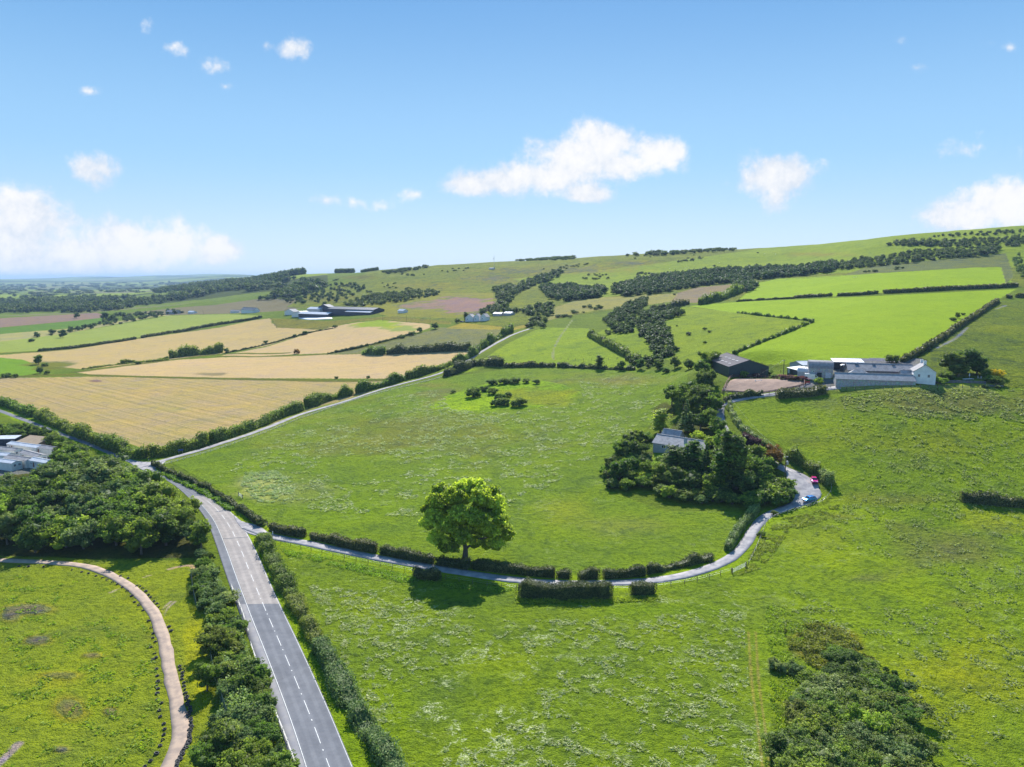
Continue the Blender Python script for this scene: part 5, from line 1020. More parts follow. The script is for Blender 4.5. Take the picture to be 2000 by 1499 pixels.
# ================================================================== buildings
def stone(name, c1, c2, sc=1.2):
    m, n, out = mat_new(name); pos = n.n.new('ShaderNodeTexCoord').outputs['Object']; b = n.n.new('ShaderNodeBsdfPrincipled')
    a = n.noise(pos, sc, 5, .7); v = n.n.new('ShaderNodeTexVoronoi'); v.inputs['Scale'].default_value = 2.2; n.l.new(pos, v.inputs['Vector'])
    c = n.mix(n.ss(a, .35, .65), c1, c2); c = n.mix(0.35, c, n.mix(1.0, c, v.outputs['Color'], 'MULTIPLY')); n.l.new(c, b.inputs['Base Color']); b.inputs['Roughness'].default_value = .9
    n.l.new(b.outputs[0], out.inputs[0]); return m
def slate(name, c1, c2, rough=.5, rib=False, spec=.5):
    m, n, out = mat_new(name); pos = n.n.new('ShaderNodeTexCoord').outputs['Object']; b = n.n.new('ShaderNodeBsdfPrincipled')
    a = n.noise(pos, .7, 6, .75); d = n.noise(pos, 3.5, 3, .7)
    c = n.mix(n.ss(a, .38, .62), c1, c2); c = n.mix(n.ss(d, .4, .7, 0, .5), c, n.mix(1.0, c, (.62, .62, .66), 'MULTIPLY')); n.l.new(c, b.inputs['Base Color'])
    b.inputs['Roughness'].default_value = rough; b.inputs['Specular IOR Level'].default_value = spec
    w_ = n.n.new('ShaderNodeTexWave'); w_.inputs['Scale'].default_value = 1.6 if rib else 1.1; w_.inputs['Distortion'].default_value = 0 if rib else 1.0; n.l.new(pos, w_.inputs['Vector'])
    bp = n.n.new('ShaderNodeBump'); bp.inputs['Strength'].default_value = .35; bp.inputs['Distance'].default_value = .08; n.l.new(w_.outputs['Fac'], bp.inputs['Height']); n.l.new(bp.outputs[0], b.inputs['Normal'])
    n.l.new(b.outputs[0], out.inputs[0]); return m
M_WHITE = simple('white_render', (.78, .78, .77), .85, scale=.5, col2=(.66, .66, .66)); M_STONE = stone('rubble_stone', (.50, .49, .48), (.34, .33, .33)); M_STONED = stone('dark_stone', (.20, .19, .19), (.13, .125, .13))
M_SLATE = slate('slate', (.29, .285, .30), (.20, .195, .21), .75, spec=.2); M_SLATE2 = slate('weathered_slate', (.36, .355, .365), (.25, .245, .255), .75, spec=.2); M_TIN = slate('pale_sheet_roof', (.58, .60, .64), (.46, .48, .53), .35, True)
M_GREEN = slate('dark_green_sheet', (.018, .050, .055), (.012, .034, .040), .5, True); M_DKROOF = slate('dark_fibre_cement', (.12, .11, .125), (.085, .08, .09), .85, True, spec=.12); M_DKBLUE = slate('navy_sheet', (.030, .040, .07), (.02, .028, .05), .5, True)
M_GLASS = simple('window_glass', (.02, .025, .03), .08, spec=.8, var=.1); M_FRAME = simple('white_frame', (.75, .75, .74), .5, var=.05); M_OPENSHADE = simple('opening_shade', (.03, .03, .035), .8); M_BROWN = simple('brown_timber', (.21, .10, .07), .8, scale=3, var=.3)
M_WOOD = simple('weathered_timber', (.30, .27, .23), .85, scale=4, var=.3); M_WOODP = simple('pale_timber', (.62, .59, .54), .85, scale=4, var=.2); M_CREAM = simple('cream_cladding', (.66, .65, .60), .6, scale=.8, var=.06); M_POT = simple('clay_pot', (.10, .07, .06), .8)
M_POLE = simple('creosoted_pole', (.12, .09, .075), .8, scale=3, var=.3); M_GALV = simple('galvanised', (.5, .52, .55), .4, .6, var=.1); M_TYRE = simple('tyre_rubber', (.028, .028, .030), .75, var=.25, scale=5); M_GREENM = simple('green_mesh', (.02, .07, .06), .7)
M_GRWALL = simple('grey_render', (.42, .42, .43), .85, scale=.8, col2=(.33, .33, .35)); M_TAN = slate('tan_felt', (.30, .22, .14), (.24, .18, .12), .8)

def building(name, label, A, B, D, eave, ridge, wall, roof, axis='x', over=.3, ops=(), chim=(), shape='gable', cat='building', group=None, th=.16, dz=0.0, sky=()):
    a = P(*A); b = P(*B) if len(B) == 2 else a+Vector((math.cos(math.radians(B[1]))*B[2], math.sin(math.radians(B[1]))*B[2], 0)); L = math.hypot(b.x-a.x, b.y-a.y); rz = math.atan2(b.y-a.y, b.x-a.x)
    a.z = (a.z+b.z)/2+dz; r = empty(name, a, rz, label, cat, group); w_ = MB(); e2 = eave
    if shape == 'mono': prof = [(0, -3), (0, eave), (D, ridge), (D, -3)]
    elif shape == 'round': prof = [(0, -3), (0, eave)]+[(D/2-D/2*math.cos(t), eave+(ridge-eave)*math.sin(t)) for t in [math.pi*i/8 for i in range(1, 8)]]+[(D, eave), (D, -3)]
    elif shape == 'hip': prof = [(0, -3), (0, eave), (D, eave), (D, -3)]
    else: prof = [(0, -3), (0, eave), ((D if axis == 'x' else L)/2, ridge), ((D if axis == 'x' else L), eave), ((D if axis == 'x' else L), -3)]
    if axis == 'x': w_.prism(prof, 'x', 0, L)
    else: w_.prism(prof, 'y', 0, D)
    w_.obj('wall', wall, r); q = MB(); W = D if axis == 'x' else L; lo, hi = (-over, (L if axis == 'x' else D)+over)
    if shape == 'hip':
        o = over; h = W/2; c = [(-o, -o, eave), (L+o, -o, eave), (L+o, D+o, eave), (-o, D+o, eave)]; rr = min(D/2, L/2*.98); c2 = [(rr, D/2, ridge), (L-rr, D/2, ridge)]
        q.add(c+c2+[(x, y, z-.12) for x, y, z in c], [(0, 1, 5, 4), (1, 2, 5), (2, 3, 4, 5), (3, 0, 4), (6, 7, 1, 0), (7, 8, 2, 1), (8, 9, 3, 2), (9, 6, 0, 3), (9, 8, 7, 6)])
    else:
        if shape == 'mono': top = [(-over, eave-over*(ridge-eave)/D), (W+over, ridge+over*(ridge-eave)/D)]
        elif shape == 'round': top = [(W/2-(W/2+.15)*math.cos(t), eave+(ridge-eave)*math.sin(t)) for t in [math.pi*i/10 for i in range(11)]]
        else:
            sl_ = (ridge-eave)/(W/2); top = [(-over, eave-over*sl_), (W/2, ridge), (W+over, eave-over*sl_)]
        poly = [(y, z+.02) for y, z in top]+[(y, z+.02+th) for y, z in reversed(top)]
        q.prism(poly, axis, lo, hi)
    ro = q.obj('roof', roof, r)
    if shape == 'gable':
        c = MB(); 
        if axis == 'x': c.box((L/2, D/2, ridge+th+.06), (L+2*over, .3, .14))
        else: c.box((L/2, D/2, ridge+th+.06), (.3, D+2*over, .14))
        c.obj('ridge_cap', roof, ro)
    for (x, y, w2, h2) in sky:      # rooflights on the front slope
        zz = eave+(ridge-eave)*y/(W/2)+th+.06
        MB().box((x, y, zz), (w2, .9, .08)).obj('rooflight', M_GLASS, ro)
    for (k, f, x, z, w2, h2) in ops:
        y0 = {'f': -.04, 'b': D+.04}.get(f); m = MB(); fr = MB(); t = .07
        def bx_(M, cx, cz, ww, hh, dep, out_):
            if f == 'f': M.box((cx, -out_, cz), (ww, dep, hh))
            elif f == 'b': M.box((cx, D+out_, cz), (ww, dep, hh))
            elif f == 'l': M.box((-out_, cx, cz), (dep, ww, hh))
            else: M.box((L+out_, cx, cz), (dep, ww, hh))
        if k == 'window':
            for (ox, oz, ww, hh) in ((0, h2/2, w2+t*2, t*2), (0, -h2/2, w2+t*2, t*2), (-w2/2, 0, t*2, h2), (w2/2, 0, t*2, h2), (0, 0, t, h2)): bx_(fr, x+ox, z+oz, ww, hh, .12, .05)
            fo = fr.obj('window', M_FRAME, r); bx_(m, x, z, w2, h2, .06, .02); m.obj('pane', M_GLASS, fo)
        elif k == 'door': bx_(m, x, z, w2, h2, .10, .04); m.obj('door', M_OPENSHADE if w2 > 1.6 else M_BROWN, r)  # wide ones are flat dark panels, painted as the shade inside open fronts
        else: bx_(m, x, z, w2, h2, .12, .04); m.obj('panel', M_TIN, r)
    for (x, y, hh) in chim:
        c = MB(); c.box((x, y, hh/2+eave*.5), (1.1, .7, hh+eave)); co = c.obj('chimney', wall, r); p_ = MB()
        for s_ in (-.3, .3): p_.tube((x+s_, y, hh/2+eave*.5+(hh+eave)/2), (x+s_, y, hh/2+eave*.5+(hh+eave)/2+.6), .16, .13)
        p_.obj('chimney_pot', M_POT, co)
    return r

# ---- hill farm
building('steel_barn', 'large dark green sheet-clad barn beside the riding arena', (1423,737), ('az', 1, 19.4), 34, 4.5, 7.7, M_GREEN, M_DKROOF, 'y', dz=.5, ops=[('door', 'f', 16.6, 1.9, 2.6, 3.6), ('panel', 'f', 14.5, 1.6, .9, 1.9)][:1], sky=())
r_ = bpy.data.objects['steel_barn']; sk = MB()
for i in range(4):
    for j in range(2): sk.box((2.4+j*3.6, 6+i*5.6, 4.5+(2.4+j*3.6)*3.2/9.7+.28), (1.7, 1.1, .05))
sk.obj('rooflight', M_TIN, r_)
building('long_barn', 'long low whitewashed stone barn nearest the pasture fence', (1632,757), (1788,753), 7, 2.7, 4.9, M_STONE, M_SLATE2, sky=[])
building('farmhouse', 'white two-storey farmhouse gable at the right end of the farm', (1783,749), ('az', -22, 8.2), 9.5, 5.1, 8.0, M_WHITE, M_SLATE, 'y', ops=[('window', 'f', 2.0, 3.4, .9, 1.25), ('window', 'f', 5.6, 3.3, .9, 1.25)], chim=[(3.9, .5, 4.6), (3.9, 8.8, 4.3)])
building('hipped_store', 'small hipped slate roof behind the long low barn', (1651,748), (1702,748), 7, 2.7, 5.4, M_STONED, M_SLATE2, shape='hip')
building('stable_range', 'long slate-roofed range between the stone barn and farmhouse', (1656,738), (1785,736), 9, 2.7, 5.3, M_STONED, M_SLATE, sky=[(4, 3.6, 1.6, .9), (11, 3.6, 1.3, .9), (19, 3.7, 1.3, .9)])
building('link_building', 'little slate link against the farmhouse wall', (1761,743), (1783,743), 4, 2.4, 3.9, M_GRWALL, M_SLATE2, chim=[(1.2, 2, 1.4)])
building('open_shed', 'open-fronted shed with pale sheet roof behind the stone barn', (1628,723), (1686,721), 6, 3.3, 4.2, M_DKBLUE, M_TIN, shape='mono', ops=[('door', 'f', 3.2, 1.6, 5.4, 2.9)])
building('stone_barn', 'tall stone barn with round slate roof and cart opening', (1578,740), (1626,739), 8, 4.4, 7.6, M_STONE, M_SLATE, shape='round', ops=[('door', 'f', 4.6, 1.3, 2.0, 2.6), ('panel', 'f', 8.2, 1.4, 2.2, 2.6), ('window', 'f', 2.2, 3.1, .7, .8)], over=.2)
building('lean_to', 'grey lean-to with pale curved roof beside the white van', (1557,737), (1579,737), 5, 2.3, 4.4, M_GRWALL, M_TIN, shape='round', over=.15)
building('stable_shed', 'low dark stable shed with pale roof and white door', (1537,734), (1570,733), 6, 2.6, 3.3, M_DKBLUE, M_TIN, shape='mono', ops=[('panel', 'f', 1.6, 1.2, 1.6, 2.0), ('door', 'f', 4.6, 1.2, 1.8, 2.1)])
building('back_shed', 'pale pitched shed roof behind the stable shed', (1542,722), (1568,722), 6, 2.6, 4.0, M_GRWALL, M_TIN, 'y')
t_ = empty('feed_bin', P(1647,726), 0, 'dark round tank with a pale lid in the farmyard', 'tank'); MB().tube((0, 0, -.5), (0, 0, 3.0), 1.45, 1.45, 20).obj('body', M_DKBLUE, t_); MB().tube((0, 0, 3.0), (0, 0, 3.35), 1.55, 1.0, 20).obj('lid', M_TIN, t_)

def stone_wall(name, pts, h, th, label, mat):
    p = smooth_path(pts, 1.5); o0 = Vector((p[0][0], p[0][1], gz(*p[0]))); A_, B_ = offset(p, th/2), offset(p, -th/2); V = []
    for i in range(len(p)):
        za, zb = gz(*A_[i])-o0.z, gz(*B_[i])-o0.z; j = random.uniform(-.05, .05)
        V += [(A_[i][0]-o0.x, A_[i][1]-o0.y, za-.5), (A_[i][0]-o0.x, A_[i][1]-o0.y, za+h+j), (B_[i][0]-o0.x, B_[i][1]-o0.y, zb+h+j), (B_[i][0]-o0.x, B_[i][1]-o0.y, zb-.5)]
    m = MB(); n = len(p); m.add(V, [(4*i+k, 4*i+(k+1) % 4, 4*i+4+(k+1) % 4, 4*i+4+k) for i in range(n-1) for k in range(4)]+[(0, 1, 2, 3), (4*n-1, 4*n-2, 4*n-3, 4*n-4)])
    return tag(m.obj(name, mat, None, o0), label, 'wall')
stone_wall('garden_wall', [(1822,749),(1870,748),(1925,750)], 1.0, .45, 'low stone wall below the farm garden lawn', M_STONED)
stone_wall('garden_wall', [(1930,755),(1945,756),(1958,756)], .6, .45, 'short stretch of wall at the outer garden corner', M_STONED)

# ---- cottage in the copse
building('cottage', 'grey slate-roofed cottage among trees with a tall chimney', (1275,884), (1376,886), 8.5, 2.6, 5.1, M_GRWALL, M_SLATE2, ops=[('window', 'f', 4.6, 1.5, 1.8, 1.1), ('window', 'f', 12.5, 1.5, 1.3, 1.0), ('door', 'f', 9.3, 1.1, .95, 2.1), ('window', 'l', 3.0, 1.5, 1.1, 1.1)], chim=[(12.6, 2.2, 3.4)], over=.4)
building('cottage_wing', 'rear wing of the cottage with small twin slate roofs', (1291,868), (1325,868), 5, 3.2, 5.4, M_GRWALL, M_SLATE2, over=.3)
bx = building('porch', 'small gabled porch on the cottage front', (1317,886), (1327,886), 1.6, 2.3, 3.2, M_GRWALL, M_SLATE, 'y', over=.25, ops=[('door', 'f', .8, 1.0, .9, 1.9)]); 

# ---- distant farm buildings
building('cattle_barn', 'very long dark barn of the distant farm', (641,617), (729,614), 22, 7.5, 10, M_DKBLUE, M_DKBLUE, over=.5)
building('lean_to', 'pale low roof along the front of the distant long barn', (674,617), (723,615.5), 7, 4.2, 6.2, M_DKBLUE, M_TIN, shape='mono')
for A, B, D, e, rg, wl, rf, ax, lab in [((583,622),(640,620),16,5,7.5,M_DKBLUE,M_TIN,'x','broad shed with pale roof in the distant farm'), ((570,620),(598,619),14,4.5,8,M_WHITE,M_TIN,'y','white-gabled barn in the distant farm'), ((556,616),(574,615),10,5,8.5,M_WHITE,M_SLATE,'y','white gable at the left end of the distant farm'),
        ((600,612),(625,611),14,5.5,8,M_GRWALL,M_TIN,'x','pale roofed shed at the back of the distant farm'), ((622,610),(642,609),14,7,10.5,M_DKBLUE,M_SLATE,'y','tall grey barn left of the distant long barn'),
        ((471,612.5),(497,611.5),10,5.5,9.5,M_WHITE,M_SLATE,'x','white farmhouse left of the distant farm'), ((450,612),(468,611),8,3,5,M_WHITE,M_SLATE,'x','low white sheds beside the distant white farmhouse'),
        ((324,614),(345,613.5),10,4,7,M_GRWALL,M_SLATE,'x','grey roofed house below the valley wood'), ((367,613),(377,613),8,3,5,M_WHITE,M_TIN,'x','small pale shed in the far brown field'),
        ((777,612),(788,612),8,3,5,M_WHITE,M_TIN,'x','tiny white shed below the hill belt'), ((963,618),(978,617.5),8,2.6,4,M_GRWALL,M_TIN,'x','grey shed right of the white cottages'), ((984,617),(998,616.5),8,2.6,4,M_GRWALL,M_TIN,'x','second grey shed right of the white cottages')]:
    building('farm_building', lab, A, B, D, e, rg, wl, rf, ax, over=.4)
for A, B, lab in [((909,629),(924,628.5),'left white cottage of the row of three'), ((925,628.5),(936,628),'middle white cottage of the row of three'), ((938,628),(950,627.5),'right white cottage of the row of three')]:
    building('white_cottage', lab, A, B, 8, 4.6, 8, M_WHITE, M_SLATE, 'y', ops=[('window', 'f', 2.5, 2.6, 1, 1.3)], group='row of white cottages')
poly_sheet('silage_clamp', [(583,622),(600,625),(645,624),(643,621),(610,621)], simple('white_sheeting', (.65, .66, .7), .5), .6)

# ---- static caravans
CV = [((14,881),(72,889),'caravan at the back of the park, its white side towards the wood'), ((66,887),(102,893),'short grey caravan at the right rear of the park'), ((-28,890),(28,895),'caravan in the second row at the left frame edge'), ((38,899),(72,908),'white caravan facing out with dark end windows'),
      ((-30,903),(14,905),'bright white caravan roof cut by the left frame edge'), ((8,909),(52,915),'grey-roofed caravan in the lower row'), ((56,914),(90,920),'caravan roof half hidden by the wood edge'), ((-20,915),(24,921),'lowest caravan at the left of the park')]
for i, (A, B, lab) in enumerate(CV):
    building('static_caravan', lab, A, B, 4.2, 2.7, 3.35, M_CREAM, M_TIN if i in (0, 4, 6, 7) else M_SLATE, ops=[('window', 'f', 2.0, 1.7, 1.0, .8), ('window', 'f', 5.0, 1.7, .7, .8), ('door', 'f', 3.5, 1.2, .8, 1.9), ('window', 'r', 1.2, 1.7, 1.0, 1.0), ('window', 'r', 3.0, 1.7, 1.0, 1.0)], cat='caravan', group='static caravans of the park', over=.12, th=.08, dz=.4)
building('amenity_block', 'long dark blue flat building behind the caravans', (-60,874), (30,872), 5, 3.4, 3.8, M_DKBLUE, M_TIN, shape='mono')
building('tan_roofed_shed', 'shed with sloping tan roof behind the caravans', (31,876), (72,880), 7, 2.6, 4.2, M_TAN, M_TAN, shape='mono')
for i in range(3):
    building('awning', ['first striped awning roof at the right end of the caravans', 'middle striped awning roof at the right end of the caravans', 'last striped awning roof next to the wood'][i], (84+i*9, 914-i*1), (91+i*9, 915-i*1), 5.5, 2.1, 2.6, M_WHITE, M_TIN, 'y', cat='awning', over=.05)

# ================================================================== fences
def fence(name, pts, label, gap, h, mat, rails=(), rail_mat=None, r=.06, cat='fence', wire=True):
    p = smooth_path(pts, .8); d = np.concatenate([[0], np.cumsum(np.linalg.norm(np.diff(p, axis=0), axis=1))]); n = max(2, min(99, int(d[-1]/gap)+1)); t = np.linspace(0, d[-1], n)
    X, Y = np.interp(t, d, p[:, 0]), np.interp(t, d, p[:, 1]); Z = T(X, Y); root = empty(name, (X[0], Y[0], Z[0]), 0, label, cat); pm = MB().tube((0, 0, -.3), (0, 0, h), r, r*.9, 6).mesh('post', mat)
    for i in range(n):
        o = link('post', pm, root, (X[i]-X[0], Y[i]-Y[0], Z[i]-Z[0])); o.rotation_euler = (random.gauss(0, .03), random.gauss(0, .03), 0); o.scale = (1, 1, random.uniform(.93, 1.08))
    for hh, rr in rails:
        m = MB()
        for i in range(n-1): m.tube((X[i]-X[0], Y[i]-Y[0], Z[i]-Z[0]+hh*h), (X[i+1]-X[0], Y[i+1]-Y[0], Z[i+1]-Z[0]+hh*h), rr, rr, 4)
        m.obj('rail' if rr > .02 else 'wire', rail_mat or mat, root)
    return root
W2 = ((.55, .012), (.9, .012))
fence('wire_fence', [(530,1058),(600,1075),(680,1093),(760,1109),(815,1121)], 'post and wire fence below the lane left of the tree shadow', 3.6, 1.2, M_POLE, W2, M_GALV, .075)
fence('wire_fence', [(870,1132),(940,1143),(1008,1152)], 'post and wire fence in the shadow of the lone tree', 3.6, 1.2, M_POLE, W2, M_GALV, .075)
fence('wire_fence', [(1198,1152),(1228,1153)], 'short fence between the two square hedge blocks', 3, 1.2, M_POLE, W2, M_GALV, .075)
fence('wire_fence', [(1283,1148),(1330,1142),(1380,1132),(1428,1118)], 'post and wire fence below the lane before the field gate', 3.3, 1.25, M_POLE, W2, M_GALV, .08)
fence('wire_fence', [(1462,1104),(1474,1080),(1486,1052),(1500,1020),(1530,1006),(1570,994)], 'fence on the outer side of the lane bend', 3.2, 1.2, M_POLE, W2, M_GALV, .08)
fence('wire_fence', [(1570,994),(1600,985),(1620,968),(1624,952),(1618,940)], 'fence round the lay-by behind the blue car', 2.4, 1.2, M_POLE, W2, M_GALV, .08)
fence('wire_fence', [(1582,766),(1640,764),(1720,761),(1800,759),(1880,758),(1960,756)], 'post fence between farm buildings and the dark pasture', 3.4, 1.5, M_POLE, W2, M_GALV, .12)
fence('wire_fence', [(1508,728),(1540,727),(1575,724)], 'fence behind the farm sheds', 4, 1.3, M_POLE, W2, M_GALV, .09)
fence('roadside_fence', [(322,908),(380,892),(450,870),(520,845),(590,817)], 'pale post fence along the lower farm lane', 2.9, 1.0, M_WOODP, ((.8, .05), (.4, .04)), M_WOODP, .10)
fence('roadside_fence', [(590,817),(660,793),(740,769),(800,754),(862,738)], 'pale post fence along the upper farm lane', 3.6, 1.0, M_WOODP, ((.8, .06), (.4, .05)), M_WOODP, .12)
for pts, l in [([(1410,768),(1440,770),(1478,772),(1490,771)], 'brown rail fence along the near side of the riding arena'), ([(1490,771),(1530,764),(1568,756),(1571,747)], 'brown rail fence on the right side of the arena'), ([(1410,768),(1418,752),(1433,736)], 'brown rail fence on the left side of the arena'), ([(1433,738),(1480,739),(1520,741),(1569,745)], 'brown rail fence behind the riding arena')]:
    fence('rail_fence', pts, l, 2.6, 1.4, M_BROWN, ((.45, .10), (.9, .10)), M_BROWN, .14)
fence('rail_fence', [(1490,775),(1530,769),(1575,760),(1598,757),(1622,757)], 'grey rail fence beside the farm drive', 2.6, 1.3, M_WOOD, ((.45, .05), (.9, .05)), M_WOOD, .08)
fence('timber_fence', [(452,1148),(472,1195),(486,1240)], 'low wooden rail between thicket and pavement, upper part', 3, 1.0, M_WOODP, ((.8, .06), (.4, .05)), M_WOODP, .08)
fence('timber_fence', [(490,1262),(510,1320),(532,1380),(556,1440),(578,1500)], 'low wooden rail between thicket and pavement, lower part', 3, 1.0, M_WOODP, ((.8, .06), (.4, .05)), M_WOODP, .08)
fence('wire_fence', [(1082,702),(1130,704),(1185,703),(1240,700)], 'thin fence across the yellow-green pasture', 6, 1.4, M_POLE, (), None, .12)
def mesh_fence(pts, label):
    p = smooth_path(pts, 1.0); root = empty('mesh_fence', (p[0][0], p[0][1], gz(*p[0])), 0, label, 'fence'); o = Vector(root.location); pm = MB().tube((0, 0, -.3), (0, 0, 2.3), .05, .05, 6).mesh('post', M_GREENM)
    m = MB(); last = None
    for i, q in enumerate(p):
        z = gz(*q)-o.z; c = Vector((q[0]-o.x, q[1]-o.y, z))
        if i % 3 == 0: link('post', pm, root, c)
        if last is not None:
            for k in range(12): m.tube(last+Vector((0, 0, .15+k*.19)), c+Vector((0, 0, .15+k*.19)), .025, .025, 3)
            for k in range(5): e = last.lerp(c, k/5); m.tube(e+Vector((0, 0, .1)), e+Vector((0, 0, 2.25)), .025, .025, 3)
        last = c
    m.obj('mesh_panel', M_GREENM, root)
mesh_fence([(374,1132),(378,1165),(384,1190)], 'green mesh fence at the top left of the thicket')
mesh_fence([(408,1275),(418,1320),(430,1365),(444,1408)], 'green mesh fence along the lower thicket edge')

# ---- gates
def gate(A, B, label, mat):
    a, b = P(*A), P(*B); L = (b-a).length; r = empty('field_gate', a, math.atan2(b.y-a.y, b.x-a.x), label, 'gate'); g = MB()
    for k in range(5): g.tube((.15, 0, .3+k*.24), (L-.15, 0, .3+k*.24+b.z-a.z), .03, .03, 6)
    for x in (.15, L*.35, L*.65, L-.15): g.tube((x, 0, .25+(b.z-a.z)*x/L), (x, 0, 1.3+(b.z-a.z)*x/L), .03, .03, 6)
    g.obj('gate_bars', mat, r)
    for x in (0, L): link('post', MB().tube((0, 0, -.3), (0, 0, 1.5), .12, .12, 8).mesh('post', M_POLE), r, (x, 0, (b.z-a.z)*x/L))
gate((1430,1121),(1457,1108),'galvanised field gate outside the lane bend', M_GALV); gate((503,1022),(523,1030),'wooden gate into the central field at the lane mouth', M_WOOD); gate((466,969),(474,975),'small grey gate in the thin dark hedge', M_GALV)
gate((328,888),(344,883),'dark field gate near the farm lane junction', M_POLE)

# ---- poles, wires, mast
def pole(u, v, h, label, arm=True, transformer=False):
    r = empty('utility_pole', P(u, v), .3, label, 'pole'); MB().tube((0, 0, -.6), (0, 0, h), .17, .11, 10).obj('post', M_POLE, r)
    if arm:
        c = MB().box((0, 0, h-.35), (1.7, .1, .12)).obj('crossarm', M_WOODP if transformer else M_WOOD, r)
        for x in (-.75, 0, .75): MB().tube((x, 0, h-.3), (x, 0, h-.02), .05, .04, 6).obj('insulator', M_GALV, c)
    if transformer: t = MB().box((.55, 0, h-2.6), (.75, .6, 1.0)).tube((.55, 0, h-2.1), (.55, 0, h-1.8), .3, .2, 8).obj('transformer', M_GALV, r)
    return r
p1 = pole(1533, 931, 7.2, 'utility pole with a grey transformer by the lay-by', True, True); p2 = pole(1413, 791, 7.4, 'thin utility pole beside the upper lane'); p3_ = pole(1530, 732, 7.4, 'utility pole between the dark barn and sheds')
def wire(a, b, label, sag=1.2):
    m = MB(); q = None
    for i in range(17):
        t = i/16; c = a.lerp(b, t)-Vector((0, 0, sag*4*t*(1-t))); 
        if q is not None: m.tube(q-a, c-a, .009, .009, 4)
        q = c
    tag(m.obj('overhead_wire', M_GALV, None, a), label, 'cable')
top = lambda o, h: Vector(o.location)+Vector((0, 0, h-.1))
wire(top(p1, 7.2), top(p2, 7.4), 'wire from the transformer pole to the upper lane pole', 2); wire(top(p2, 7.4), top(p3_, 7.4), 'wire from the upper lane pole towards the farm'); wire(top(p1, 6), P(1352,872)+Vector((0, 0, 4)), 'service wire from the transformer pole to the cottage')
for (u, v, l) in [(397,614,'far pole in the brown field'), (748,628,'left pole below the distant farm'), (794,629,'middle pole below the distant farm'), (840,631,'right pole below the distant farm')]: pole(u, v, 8, l, False)
mb = P(965, 526); ms = empty('radio_mast', mb, 0, 'thin lattice radio mast on the hill skyline', 'mast'); m = MB()
for i in range(14):
    z = i*2.0; s0, s1 = 1.3*(1-z/34), 1.3*(1-(z+2)/34)
    for k in range(3):
        a0, a1 = k*2.094, (k+1)*2.094; c = lambda s, a, zz: (s*math.cos(a), s*math.sin(a), zz); m.tube(c(s0, a0, z), c(s1, a0, z+2), .12, .12, 4); m.tube(c(s0, a0, z), c(s1, a1, z+2), .07, .07, 4)
m.obj('lattice', M_GALV, ms); MB().tube((0, 0, 27), (0, 0, 32), .06, .06, 4).obj('aerial', M_GALV, ms); MB().tube((-.9, 0, 21), (-.9, -.5, 21), .9, .9, 12).obj('dish', M_FRAME, ms)
building('equipment_hut', 'small grey hut at the foot of the radio mast', (955,527), (963,527), 5, 2.8, 3.6, M_GRWALL, M_TIN)

# ---- signs at the junctions
def sign(u, v, w2, h2, z, label, col, posts=2, rz=.5):
    r = empty('road_sign', P(u, v), rz, label, 'sign'); 
    for x in ((-w2*.35, w2*.35) if posts == 2 else (0,)): link('post', MB().tube((0, 0, -.3), (0, 0, z+h2*.5), .05, .05, 6).mesh('post', M_GALV), r, (x, .05, 0))
    MB().box((0, 0, z), (w2, .04, h2)).obj('sign_board', simple('sign_face', col, .4, var=.05), r)
sign(353, 886, 2.0, .6, 1.5, 'blue sign on posts at the start of the farm lane', (.02, .06, .30)); sign(533, 1047, .25, .9, .9, 'small white marker beside the first dark hedge', (.8, .8, .8), 1); sign(513, 1047, 1.6, .5, .7, 'low grey name sign at the lane mouth', (.25, .28, .33), 2, -.2); sign(291, 903, .4, .5, 1.6, 'dark junction sign at the farm lane', (.03, .03, .04), 1)

